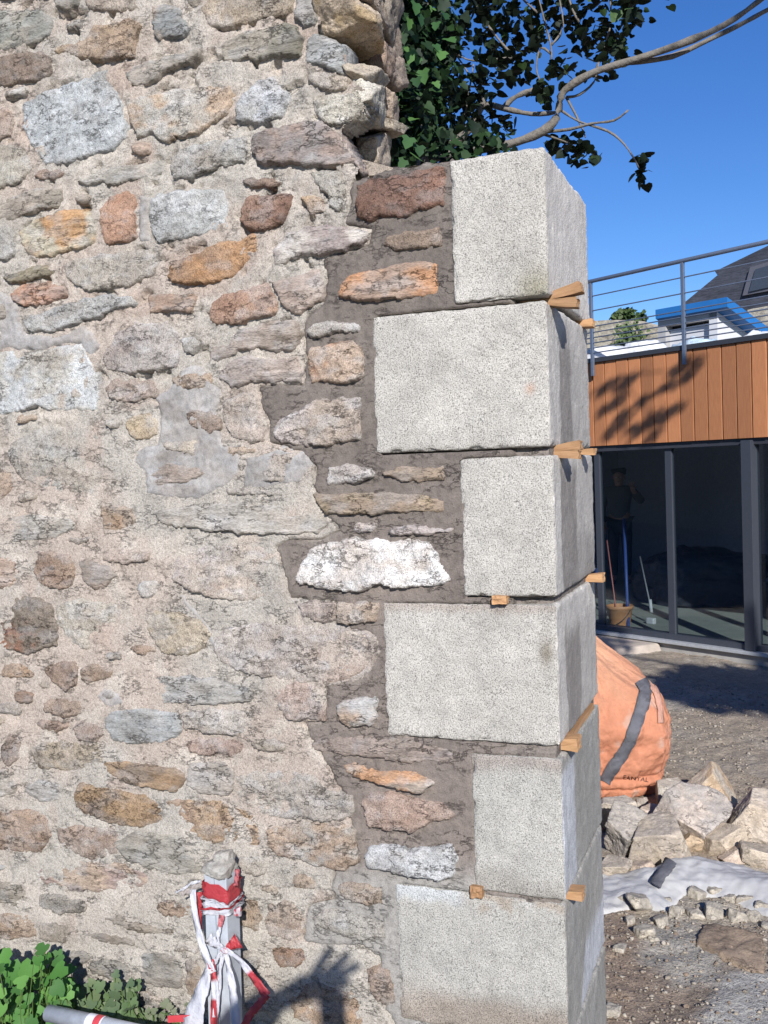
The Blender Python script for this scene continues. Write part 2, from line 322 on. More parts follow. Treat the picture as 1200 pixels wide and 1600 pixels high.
 (G,(184,178,164),(172,166,154),8,.4,[(15,692),(60,668),(140,668),(186,694),(206,730),(203,760),(150,778),(80,773),(32,748),(14,720)]),
 (G,(204,202,196),(190,186,178),11,.2,[(284,525),(300,521),(310,540),(304,558),(288,550)]),
 (SC,(180,174,162),(168,162,152),8,.35,[(-15,807),(50,802),(110,807),(123,825),(90,843),(30,848),(-15,843)]),
 (G,(184,156,130),(174,148,128),8,.2,[(52,890),(60,862),(85,857),(110,867),(119,885),(116,915),(100,923),(70,917),(56,905)]),
 (SC,(172,152,134),(160,146,132),9,.15,[(124,878),(140,873),(170,886),(179,900),(165,917),(146,921),(133,905)]),
 (G,(168,120,92),(148,134,118),13,.05,[(-15,945),(25,932),(60,938),(78,948),(86,975),(84,1005),(60,1012),(45,1020),(15,1010),(-15,1005)]),
 (CR_,(202,192,174),(190,180,164),8,.35,[(92,947),(130,937),(178,947),(187,970),(178,1003),(140,1013),(104,1003),(94,975)]),
 (G,(168,144,124),(160,138,122),9,.15,[(71,1045),(85,1035),(115,1035),(122,1045),(117,1068),(105,1078),(85,1065)]),
 (G,(194,166,138),(182,160,140),7,.3,[(128,1042),(150,1037),(175,1046),(170,1060),(140,1068),(129,1060)]),
 (SC,(164,130,104),(150,126,108),9,.1,[(23,1083),(35,1077),(52,1085),(50,1098),(30,1098)]),
 (CR_,(212,194,162),(200,184,160),12,.12,[(232,970),(245,955),(280,958),(310,970),(325,990),(318,1012),(290,1022),(262,1020),(245,1000)]),
 (CR_,(206,188,170),(196,180,168),8,.4,[(265,890),(275,867),(320,850),(390,847),(436,862),(440,900),(428,933),(390,943),(340,938),(300,923),(270,910)]),
 (G,(194,172,156),(184,166,152),6,.45,[(158,862),(200,854),(235,861),(235,878),(195,882),(160,878)]),
 (SC,(178,180,178),(168,168,164),8,.2,[(168,1120),(185,1110),(230,1107),(275,1116),(278,1145),(260,1158),(210,1160),(185,1155),(170,1140)]),
 (SC,(182,178,170),(172,168,160),8,.35,[(198,1070),(240,1054),(330,1060),(378,1076),(383,1094),(330,1100),(260,1098),(210,1094)]),
 (G,(186,164,148),(176,160,148),7,.25,[(117,1135),(130,1127),(155,1130),(160,1145),(150,1158),(125,1155)]),
 (G,(166,148,134),(156,142,130),8,.2,[(3,1165),(15,1148),(32,1150),(30,1185),(15,1195),(5,1190)]),
 (G,(182,166,142),(172,158,140),7,.35,[(50,1167),(90,1157),(148,1162),(153,1190),(110,1203),(60,1198)]),
 (G,(200,168,146),(188,162,146),8,.2,[(297,1157),(340,1153),(375,1161),(370,1178),(320,1180),(299,1175)]),
 (G,(200,190,178),(188,180,168),7,.4,[(292,1117),(330,1107),(400,1112),(436,1132),(427,1148),(370,1147),(300,1140)]),
 (SC,(150,132,114),(176,146,112),11,.06,[(160,1190),(185,1187),(230,1195),(270,1200),(285,1215),(270,1235),(240,1230),(200,1222),(170,1208)]),
 (G,(184,152,114),(160,138,116),10,.08,[(123,1245),(130,1227),(170,1234),(220,1244),(245,1260),(240,1285),(210,1292),(170,1285),(140,1275),(124,1262)]),
 (G,(188,162,140),(176,156,140),7,.3,[(92,1297),(120,1290),(170,1294),(182,1310),(178,1335),(145,1342),(110,1325),(95,1312)]),
 (G,(186,158,132),(176,152,132),7,.3,[(-15,1270),(40,1267),(70,1281),(76,1308),(60,1328),(10,1328),(-15,1325)]),
 (SC,(178,170,154),(166,160,148),8,.25,[(188,1317),(220,1300),(270,1302),(330,1322),(343,1345),(320,1362),(260,1364),(210,1345)]),
 (SC,(176,152,140),(190,166,142),9,.12,[(65,1367),(85,1350),(130,1344),(190,1352),(218,1366),(220,1380),(190,1390),(130,1392),(80,1382)]),
 (SC,(158,148,132),(150,144,132),7,.25,[(-15,1377),(30,1380),(58,1396),(53,1413),(20,1413),(-15,1405)]),
 (G,(170,160,144),(160,152,140),6,.35,[(64,1398),(100,1397),(133,1410),(130,1424),(95,1428),(67,1417)]),
 (SC,(164,150,132),(156,146,132),7,.2,[(142,1412),(165,1412),(200,1437),(263,1450),(263,1461),(220,1459),(175,1440),(146,1428)]),
 (SC,(166,152,134),(158,148,134),7,.2,[(125,1456),(160,1456),(203,1468),(208,1476),(180,1475),(135,1465)]),
 (G,(184,158,132),(172,152,132),6,.3,[(-15,1427),(40,1427),(53,1441),(53,1463),(10,1468),(-15,1460)]),
 (G,(176,162,144),(168,156,140),5,.4,[(64,1440),(104,1442),(112,1460),(100,1472),(68,1468)]),
 (G,(184,152,122),(174,150,128),6,.2,[(248,1412),(270,1406),(298,1412),(308,1427),(285,1434),(256,1429)]),
 (SC,(156,146,130),(150,144,132),6,.25,[(145,1505),(170,1496),(213,1511),(213,1529),(180,1529),(149,1521)]),
 (SC,(162,154,142),(154,150,140),6,.3,[(214,1492),(250,1490),(283,1501),(280,1538),(250,1543),(224,1529)]),
 (G,(170,150,128),(160,144,128),6,.25,[(290,1500),(308,1500),(314,1530),(308,1558),(292,1550)]),
 (SC,(160,152,140),(152,146,136),6,.3,[(92,1482),(130,1487),(138,1500),(120,1509),(96,1500)]),
 (SC,(192,184,172),(180,172,160),9,.25,[(235,802),(280,788),(380,783),(470,787),(512,818),(495,835),(420,836),(330,830),(262,823)]),
 (SC,(186,176,164),(174,166,156),7,.4,[(300,1195),(350,1190),(364,1210),(358,1240),(318,1242),(296,1225)]),
 (G,(192,178,164),(182,170,158),6,.45,[(350,760),(420,765),(470,768),(474,778),(420,776),(356,774)]),
]
QUOINS = [(2.335,1.947,.259),(1.933,1.547,.500),(1.523,1.142,.260),(1.120,.735,.502),(.700,.310,.254),(.301,-.099,.493),(-.113,-.62,.26)]
DEPTH = 0.6426

def wpoly(px): return np.array([[q[0], q[2]] for q in (at_y(u, v, 0.0) for u, v in px)])
def sdist(P, poly):
    a = poly; b = np.roll(poly, -1, 0); d = b-a
    out = np.full(len(P), 1e9); ins = np.zeros(len(P), bool)
    for i in range(len(a)):
        w = P-a[i]; t = np.clip((w@d[i])/(d[i]@d[i]+1e-12), 0, 1)
        out = np.minimum(out, np.linalg.norm(w-t[:, None]*d[i], axis=1))
        c1 = a[i][1] > P[:, 1]; c2 = b[i][1] > P[:, 1]; m = c1 != c2
        if m.any():
            xi = a[i][0]+(P[:, 1]-a[i][1])/(b[i][1]-a[i][1]+1e-12)*(d[i][0]); ins ^= m & (P[:, 0] < xi)
    return np.where(ins, out, -out)
def P3(P, s, seed=0.0, sx=1.0, sz=1.0):
    return np.stack([P[:, 0]*s*sx, np.full(len(P), seed*3.71+0.5), P[:, 1]*s*sz], 1)

FRESH_PX = [(548,283),(542,330),(538,352),(578,358),(575,380),(505,402),(508,440),(503,475),(478,492),(470,520),(476,560),(472,600),(402,604),(408,640),(420,662),(418,692),(470,708),(490,728),(486,760),(500,790),(528,828),(500,842),(452,842),(428,855),(440,895),(452,935),(520,940),(524,978),(575,992),(578,1035),(560,1055),(508,1072),(506,1128),(470,1128),(480,1150),(505,1190),(532,1240),(545,1272),(550,1300),(552,1345),(520,1362),(516,1380),(520,1405),(480,1415),(470,1470),(500,1478),(560,1480),(590,1500),(600,1580),(640,1640),(760,1640),(800,1000),(800,260),(700,249),(600,266)]
FRESH = wpoly(FRESH_PX)
END_PX = [(500,-140),(500,20),(502,66),(520,76),(540,84),(545,120),(572,140),(572,165),(555,190),(533,205),(545,228),(560,262),(556,276),(700,249)]
WALL = np.vstack([[[-3.3, -.75], [-3.3, 3.25]], wpoly(END_PX), [[-.02, 2.31], [-.02, -.75]]])
CEMENT_PX = [
 [(213,302),(236,303),(233,330),(236,365),(240,382),(214,378)],
 [(-15,450),(15,458),(35,478),(30,500),(40,518),(90,522),(130,505),(148,520),(158,545),(140,560),(120,538),(60,548),(-15,548)],
 [(285,575),(310,568),(330,590),(348,615),(340,640),(350,690),(375,700),(382,720),(375,745),(350,765),(310,785),(260,780),(225,775),(222,740),(205,720),(210,700),(245,690),(250,650),(240,620),(260,605)],
 [(145,1080),(170,1070),(195,1080),(200,1105),(165,1110)],
 [(262,903),(285,925),(330,975),(350,1020),(335,1030),(318,985),(285,950)],
 [(380,710),(440,695),(480,710),(490,726),(470,760),(410,768),(376,762)],
]
def recess(P):
    z = P[:, 1]; n = fbm(P3(P, 3.0, 5), 3)
    return np.clip(sst(1.25, 2.2, z+0.35*n)+0.15+0.25*n, 0.05, 1.1)
def mortar_h(P):
    r = recess(P)
    h = -0.003+0.005*fbm(P3(P, 7, 1), 3)+(0.0016+0.0026*r)*fbm(P3(P, 26, 2), 4)+0.0020*fbm(P3(P, 80, 3), 3)
    return h
def mortar_col(P):
    z = P[:, 1]; n = fbm(P3(P, 2.2, 11), 4)[:, None]; n2 = fbm(P3(P, 9, 12), 4)[:, None]; n3 = fbm(P3(P, 5, 15), 3)[:, None]
    warm = A(191,174,158); grey = A(187,178,165); pale = A(206,194,178); low = A(190,182,168)
    c = grey+(warm-grey)*sst(-.35, .35, n+0.25*n2); c = c+(pale-c)*sst(.1, .6, n2)*.75
    c = c+(low-c)*sst(0.55, 0.0, z+0.15*n[:, 0])[:, None]*.7
    c = c+(A(184,160,142)-c)*sst(.25, .7, n3)*.6
    moss = sst(-0.02, -0.25, z+0.1*n[:, 0])[:, None]; c = c+(A(140,136,112)-c)*moss*sst(-.2, .4, n2)*.6
    return c

# ---- the rubble wall
ORG = np.array([-1.2, 0.3, -0.45])
wall = empty('rubble_wall', ORG, 'old rubble stone wall with flush lime mortar, partly rebuilt beside the granite quoins', 'wall')
pieces = []
for st in STONES: pieces.append([st[0], st[1], st[2], st[3], st[4], wpoly(st[5]), False])
rs = np.random.RandomState(11)
for pc in pieces:                                  # the lower courses run wide, edge to edge
    c_ = pc[5].mean(0)
    if c_[1] < 1.2 and sdist(c_[None], FRESH)[0] < -.02: pc[5] = c_+(pc[5]-c_)*np.array([1.16, 1.13])
OX, OZ, OS = -3.4, -.9, .008
ONX, ONZ = int(3.6/OS), int(4.3/OS)
occ = np.full((ONZ, ONX), 1.0)                     # distance to the nearest stone outline, on a coarse raster
def stamp(poly):
    i0 = np.maximum(((poly.min(0)-[OX, OZ]-.09)/OS).astype(int), 0); i1 = np.minimum(((poly.max(0)-[OX, OZ]+.09)/OS).astype(int), [ONX, ONZ])
    gx_, gz_ = np.meshgrid(np.arange(i0[0], i1[0]), np.arange(i0[1], i1[1])); q = np.stack([gx_.ravel()*OS+OX, gz_.ravel()*OS+OZ], 1)
    d = -sdist(q, poly).reshape(gx_.shape); occ[i0[1]:i1[1], i0[0]:i1[0]] = np.minimum(occ[i0[1]:i1[1], i0[0]:i1[0]], d)
for pc in pieces: stamp(pc[5])
def clear_of(P, r):
    i = int((P[0]-OX)/OS); j = int((P[1]-OZ)/OS)
    return 0 <= i < ONX and 0 <= j < ONZ and occ[j, i] > r
fres = [FRESH]
palette = [(190,180,166),(182,170,154),(196,184,168),(186,160,140),(172,164,154),(184,156,128),(166,156,144),(200,190,178),(176,172,166),(172,148,128)]
tries = 0
for rad, nmax in ((.11, 30), (.08, 50), (.055, 70), (.038, 80), (.026, 60)):
    cnt = 0
    for t in range(1500):
        if cnt >= nmax: break
        p = np.array([rs.uniform(-2.75, -.35), rs.uniform(-.45, 3.15)])
        wd, ht = rad*rs.uniform(1.1, 2.2), rad*rs.uniform(.6, .9)
        if not clear_of(p, 0.015) or sdist(p[None], WALL)[0] < rad*.9 or sdist(p[None], FRESH)[0] > -rad*.9: continue
        bad = False
        for k in range(10):
            q = p+np.array([wd*math.cos(k*.628), ht*math.sin(k*.628)])
            if not clear_of(q, 0.007): bad = True; break
        if bad or not clear_of(p, 0.015): continue
        m = rs.randint(7, 11); an = np.sort(rs.uniform(0, 2*math.pi, m)+0)
        an = (np.arange(m)+rs.uniform(-.3, .3, m))*2*math.pi/m; rr = rs.uniform(.82, 1.08, m)
        sq = 1/np.maximum(np.abs(np.cos(an)), np.abs(np.sin(an)))**.55
        poly = p+np.stack([wd*rr*sq*np.cos(an), ht*rr*sq*np.sin(an)], 1)
        c = np.array(palette[rs.randint(len(palette))]); c2 = np.clip(c+rs.randint(-18, 12)+np.array([4, 0, -4])*rs.uniform(-1, 1.5), 0, 255)
        up = p[1] > 1.7; stamp(poly)
        pieces.append([[G, SC, CR_][rs.randint(3)], tuple(c), tuple(c2), rs.uniform(9, 15) if up else rs.uniform(4, 8), rs.uniform(.1, .3) if up else rs.uniform(.2, .5), poly, True])
        cnt += 1

def grid(lo, hi, s):
    nx = int(math.ceil((hi[0]-lo[0])/s))+1; nz = int(math.ceil((hi[1]-lo[1])/s))+1
    X, Z = np.meshgrid(lo[0]+np.arange(nx)*s, lo[1]+np.arange(nz)*s); P = np.stack([X.ravel(), Z.ravel()], 1)
    i = np.arange(nx*nz).reshape(nz, nx)
    Q = np.stack([i[:-1, :-1].ravel(), i[:-1, 1:].ravel(), i[1:, 1:].ravel(), i[1:, :-1].ravel()], 1)
    return P, Q
def compact(V, Q, keep, C):
    Q = Q[keep[Q].all(1)]; used = np.zeros(len(V), bool); used[Q.ravel()] = True
    idx = np.cumsum(used)-1; return V[used], idx[Q], C[used]
def cap_back(o, y):                                # close the back so the piece is a solid
    bm = bmesh.new(); bm.from_mesh(o.data)
    be = [e for e in bm.edges if e.is_boundary]
    r = bmesh.ops.extrude_edge_only(bm, edges=be)
    vs_ = [v for v in r['geom'] if isinstance(v, bmesh.types.BMVert)]
    for v in vs_: v.co.y = y
    ee = [e for e in r['geom'] if isinstance(e, bmesh.types.BMEdge)]
    try: bmesh.ops.holes_fill(bm, edges=[e for e in bm.edges if e.is_boundary], sides=0)
    except Exception: pass
    bm.to_mesh(o.data); bm.free()

def piece(name, poly, seed, proud, style, c1, c2, smear, mat, parent, sp=0.006, warp=1.0, follow=False, rtop=.022, rbot=.007, relief=1.0, label=None, edge=0.012, colfun=None):
    lo = poly.min(0)-.02; hi = poly.max(0)+.02
    P, Q = grid(lo, hi, sp)
    Wp = np.stack([fbm(P3(P, 22, seed), 3), fbm(P3(P, 22, seed+9), 3)], 1)*0.008*warp+np.stack([fbm(P3(P, 70, seed), 2), fbm(P3(P, 70, seed+9), 2)], 1)*0.0035*warp
    sd = sdist(P+Wp, poly)
    r_ = np.random.RandomState(int(seed*13) % 99991)
    cen = poly.mean(0); L = P-cen; ext = np.maximum((hi-lo)/2, .01)
    if style == SC:
        rel = 0.0045*fbm(P3(P, 14, seed, .5, 2.2), 4)+0.0035*(0.35-np.abs(fbm(P3(P, 20, seed+3, .35, 2.4), 3)))+.0016*fbm(P3(P, 90, seed, .6, 1.6), 3)
    elif style == CR_:
        rel = 0.008*fbm(P3(P, 16, seed), 4)+0.005*(0.3-np.abs(fbm(P3(P, 40, seed+3), 3)))+.003*fbm(P3(P, 110, seed), 3)
    else:
        rel = 0.0055*fbm(P3(P, 13, seed), 4)+0.0040*fbm(P3(P, 45, seed+3), 3)+.0024*fbm(P3(P, 120, seed), 3)
    fac = np.full(len(P), 9.0)                      # broken facets: the lowest of a few tilted planes
    for k in range(4):
        g = r_.normal(0, .075, 2); off = r_.uniform(0.0, .008); fac = np.minimum(fac, L@g+off)
    h = proud+relief*(rel+np.clip(fac, -.02, .006)+.003)
    h = np.maximum(h, proud*.15-.003)
    if follow: h = mortar_h(P)+proud+relief*rel*.4
    # steep edge below, gentler above
    tz = L[:, 1]/ext[1]; rr = rbot+(rtop-rbot)*sst(-.2, .9, tz)
    e = sst(-.004, 1, sd/rr*1.0) if False else sst(-.003, 1.0, np.where(sd > 0, sd/rr, sd/.01))
    h = np.where(sd > 0, -0.012+(h+0.012)*np.sqrt(np.clip(e, 0, 1)), -0.012+sd*2.5)
    keep = sd > -edge
    n1 = fbm(P3(P, 5.5, seed+2), 4); n2 = fbm(P3(P, 24, seed+4, .7, 1.3), 4)
    c1, c2 = A(*c1), A(*c2)
    m = sst(-.28, .28, n1+.45*n2)[:, None]; C = c1*(1-m)+c2*m
    n3_ = fbm(P3(P, 16, seed+7, .8, 1.4), 4); n4_ = fbm(P3(P, 9, seed+8, .7, 1.5), 3)
    lum = C.mean(1)[:, None]; palec = (C*.45+lum*.55)*1.14+.02
    w_ = (sst(.02, .45, n3_)*.65)[:, None]; C = C*(1-w_)+palec*w_
    w_ = (sst(.15, .55, n4_)*.5)[:, None]; C = C*(1-w_)+C*np.array([.74, .68, .63])*w_
    C = C*(1+.16*n2[:, None])
    if smear:
        mc = mortar_col(P); ms = np.clip(sst(.035, 0, sd)*.35+sst(.45-smear, 1.0-smear, .5+.55*fbm(P3(P, 13, seed+6), 4)), 0, 1)[:, None]*min(1, smear*1.7+.1)
        C = C*(1-ms)+mc*ms
    if colfun is not None: C = colfun(P, C)
    V = np.stack([P[:, 0], -h, P[:, 1]], 1)-ORG
    V, Q, C = compact(V, Q, keep, np.clip(C, 0.01, .95))
    o = put(name, new_mesh(name, V, Q, True, C), mat, parent)
    cap_back(o, 0.09-ORG[1])
    if label: o['label'] = label
    return o

# mortar sheet with recessed joints
lo, hi = np.array([-2.8, -.7]), np.array([-.2, 3.2])
P, Q = grid(lo, hi, 0.0075)
near = np.full(len(P), 1.0)
for pc in pieces:
    b0 = pc[5].min(0)-.05; b1 = pc[5].max(0)+.05
    m = ((P > b0) & (P < b1)).all(1); near[m] = np.minimum(near[m], np.maximum(-sdist(P[m], pc[5]), -.02))
h = mortar_h(P); rc = recess(P)
nn = fbm(P3(P, 18, 21), 3)
h = h-rc*.0035*sst(.035, .004, near)*sst(-.35, .25, nn)
h = h-rc*.020*sst(.36, .55, fbm(P3(P, 14, 22), 3))                     # raked-out holes
h = h+.004*sst(.55, 0, rc)
sf = sdist(P, FRESH); h = h-.035*sst(-.004, .012, sf)
cs = fbm(P3(P, 30, 23, .8, 1.2), 3); h = h+.003*cs*sst(.2, .9, rc)
sw = sdist(P+np.stack([fbm(P3(P, 20, 31), 3), fbm(P3(P, 20, 32), 3)], 1)*.012, WALL)
wq = np.full(len(P), 9.0)
for zt, zb, w in QUOINS: wq = np.where((P[:, 1] < zt+.012) & (P[:, 1] > zb-.012), -w+.03-P[:, 0], wq)
Cm = mortar_col(P)
V = np.stack([P[:, 0], -h, P[:, 1]], 1)-ORG
V, Qm, Cm = compact(V, Q, (sw > 0) & (wq > 0), Cm)
mo = put('mortar', new_mesh('mortar', V, Qm, True, Cm), M_mortar, wall)
# core of the wall; unseen long run leftwards added to darken the window reflections
core_px = [(585,-140),(585,0),(545,20),(540,75),(530,82),(530,120),(552,140),(552,165),(538,188),(520,205),(530,228),(545,258),(548,283)]
core = np.vstack([[[-45.0, -.75], [-45.0, 3.2], [-3.3, 3.2]], np.array([[q[0], q[2]] for q in (at_y(u+6, v, 0.50) for u, v in core_px)]), [[-.27, 2.29], [-.03, 2.29], [-.03, -.75]]])
n = len(core); yv0, yv1 = .05, DEPTH-.03
Vc = np.vstack([np.stack([core[:, 0], np.full(n, yv0), core[:, 1]], 1), np.stack([core[:, 0], np.full(n, yv1), core[:, 1]], 1)])-ORG
Fc = [tuple(range(n)), tuple(range(2*n-1, n-1, -1))]+[(i, i+n, (i+1) % n+n, (i+1) % n) for i in range(n)]
put('wall_core', new_mesh('wall_core', Vc, Fc, False, np.tile(A(176,160,142), (2*n, 1))), M_mortar, wall)
# fresh mortar around the quoins
def fresh_col(P, C):
    z = P[:, 1]; n1 = fbm(P3(P, 4, 41), 4); n2 = fbm(P3(P, 14, 42), 4)
    up = A(124,113,104); mid = A(135,122,112); dry = A(166,161,153)
    c = up+(mid-up)*sst(1.9, .9, z)[:, None]; c = c*(1+.13*n1[:, None]+.1*n2[:, None])
    d = sst(.42, .30, z+.05*n1)[:, None]; c = c*(1-d)+dry*(1+.06*n2[:, None])*d
    ed = sst(.03, 0, sdist(P, FRESH))*sst(-.2, .4, n2)
    c = c+(A(160,150,138)-c)*ed[:, None]*.5
    return c
fr = wpoly(FRESH_PX); 
fo = piece('fresh_mortar', fr, 77, -0.007, G, (128,116,106), (138,124,114), 0, M_fresh, wall, sp=.0075, warp=1.3, relief=1.0, rtop=.012, rbot=.012, colfun=fresh_col)
# cut the fresh mortar away where the quoins sit: lower it behind their faces
me = fo.data; co = np.zeros(len(me.vertices)*3); me.vertices.foreach_get('co', co); co = co.reshape(-1, 3)
wx = co+ORG; deep = np.zeros(len(co), bool)
for zt, zb, w in QUOINS: deep |= (wx[:, 2] < zt+.0) & (wx[:, 2] > zb-.0) & (wx[:, 0] > -w+.012)
co[deep, 1] = np.maximum(co[deep, 1], .06-ORG[1]); me.vertices.foreach_set('co', co.ravel()); me.update()
for k, px in enumerate(CEMENT_PX):
    piece('cement_patch', wpoly(px), 200+k*7, .006 if k != 2 else .007, G, (170,165,161), (160,155,150), .12, M_cement, wall, follow=True, relief=.3, rtop=.02, rbot=.02)
for k, (sty, c1, c2, pr, sm, poly, fill) in enumerate(pieces):
    lowk = float(sst(1.5, 1.0, np.array([poly.mean(0)[1]]))[0]); sm = sm*(.7-.35*lowk); dk = 2+9*lowk*(0 if sdist(poly.mean(0)[None], FRESH)[0] > 0 else 1)
    c1 = tuple(int(v) for v in np.clip(np.array(c1)-dk, 0, 255)); c2 = tuple(int(v) for v in np.clip(np.array(c2)-dk, 0, 255))
    low = poly.mean(0)[1] < 1.25
    fresh_in = sdist(poly.mean(0)[None], FRESH)[0] > 0
    rust = None
    piece('stone', poly, 300+k*3.1, pr/1000*(.9 if fresh_in else (.55 if not low else .6)), sty, c1, c2, sm, M_schist if sty == SC else M_granite, wall,
          sp=.006 if not fill else .008, rtop=.013 if low and not fresh_in else .010, rbot=.005)

# ------------------------------------------------------------------ broken rock bodies (facets cut by planes)
_ico = {}
def ico(sub):
    if sub not in _ico:
        bm = bmesh.new(); bmesh.ops.create_icosphere(bm, subdivisions=sub, radius=1.0)
        _ico[sub] = (np.array([v.co[:] for v in bm.verts]), np.array([[v.index for v in f.verts] for f in bm.faces])); bm.free()
    return _ico[sub]
def rock_mesh(name, size, seed, sub=4, planes=9, rough=1.0, c1=(200,180,160), c2=(180,165,150), boxy=.75, dust=None):
    D, F = ico(sub); r_ = np.random.RandomState(int(seed))
    ns = [np.array(q, float) for q in ((1,0,0),(-1,0,0),(0,1,0),(0,-1,0),(0,0,1),(0,0,-1))]
    pl = []
    for q in ns: q = q+r_.normal(0, .22, 3); pl.append((q/np.linalg.norm(q), r_.uniform(.55, .8)))
    for k in range(planes): q = r_.normal(size=3); pl.append((q/np.linalg.norm(q), r_.uniform(.62, .98)))
    inv = np.zeros(len(D))
    rad = np.full(len(D), 9.0)
    for q, hh in pl:
        d = D@q; rr = np.where(d > .05, hh/np.maximum(d, .05), 9.0); rad = np.minimum(rad, rr)
    rad = np.minimum(rad, 1.15)
    S = np.array(size)/2/.8; V = D*rad[:, None]*S
    m = float(np.mean(size)); q = V/m
    V = V+D*(rough*m*(.035*fbm(q*3.2+seed, 4)+.018*(.3-np.abs(fbm(q*7+seed, 3)))+.008*fbm(q*22+seed, 2)))[:, None]
    n1 = fbm(q*2.2+seed*1.7, 4); k = sst(-.3, .3, n1)[:, None]; C = A(*c1)*(1-k)+A(*c2)*k; C = C*(1+.14*fbm(q*9+seed, 3)[:, None])
    return new_mesh(name, V, F, False, np.clip(C, .01, .9)), V
def rock(name, loc, size, seed, mat, parent=None, rot=(0, 0, 0), smooth=True, **kw):
    me, V = rock_mesh(name, size, seed, **kw)
    if smooth: me.polygons.foreach_set('use_smooth', np.ones(len(me.polygons), bool))
    o = put(name, me, mat, parent); o.rotation_euler = rot
    o.location = Vector(np.array(loc)-(parent_world(parent) if parent else 0)); return o

# broken end of the old wall: rough stones standing free of the face
for (u, v, y, sz, c1, c2, seed, mt, rt) in [
    (549, 45, .12, (.205,.30,.118), (208,178,132), (216,194,166), 5, M_granite, (.05,.0,-.12)),
    (546, -2, .13, (.20,.30,.085), (194,172,146), (182,164,148), 6, M_granite, (0,.1,0)),
    (546, -60, .14, (.21,.30,.13), (180,166,150), (170,156,142), 18, M_granite, (0,.05,0)),
    (578, 90, .34, (.16,.20,.13), (178,150,128), (160,140,124), 7, M_granite, (0,0,.2)),
    (590, 20, .36, (.12,.30,.22), (176,160,142), (160,146,130), 8, M_mortar, (0,0,.1)),
    (572, 128, .16, (.12,.26,.07), (202,186,162), (190,174,152), 9, M_mortar, (.1,.1,.2)),
    (560, 162, .10, (.18,.24,.115), (214,206,188), (198,186,168), 10, M_mortar, (.1,-.15,.1)),
    (596, 165, .36, (.13,.2,.10), (196,172,146), (182,160,140), 12, M_mortar, (0,.2,.3)),
    (597, 200, .34, (.15,.24,.045), (206,190,166), (190,174,152), 13, M_granite, (.05,.18,-.2)),
    (583, 250, .30, (.10,.2,.15), (204,186,164), (188,170,150), 14, M_mortar, (0,.1,.1)),
    (560, 222, .40, (.12,.2,.2), (160,144,130), (148,134,122), 15, M_mortar, (0,0,.1)),
    (600, 60, .44, (.10,.2,.2), (170,150,132), (160,142,126), 16, M_mortar, (0,0,.1)),
    (605, 110, .46, (.10,.2,.16), (176,156,138), (160,142,126), 17, M_mortar, (0,0,.1)),
    ]:
    rock('stone', at_y(u, v, y), sz, seed, mt, wall, rt, sub=5, rough=1.3, c1=c1, c2=c2)
# rough top course of the rebuilt part
for k, x in enumerate((-.47, -.38, -.31)):
    rock('stone', (x, .38+.05*k, 2.27), (.11,.34,.09), 40+k, M_mortar, wall, (0, 0, .1*k), sub=4, c1=(150,130,112), c2=(140,124,110))

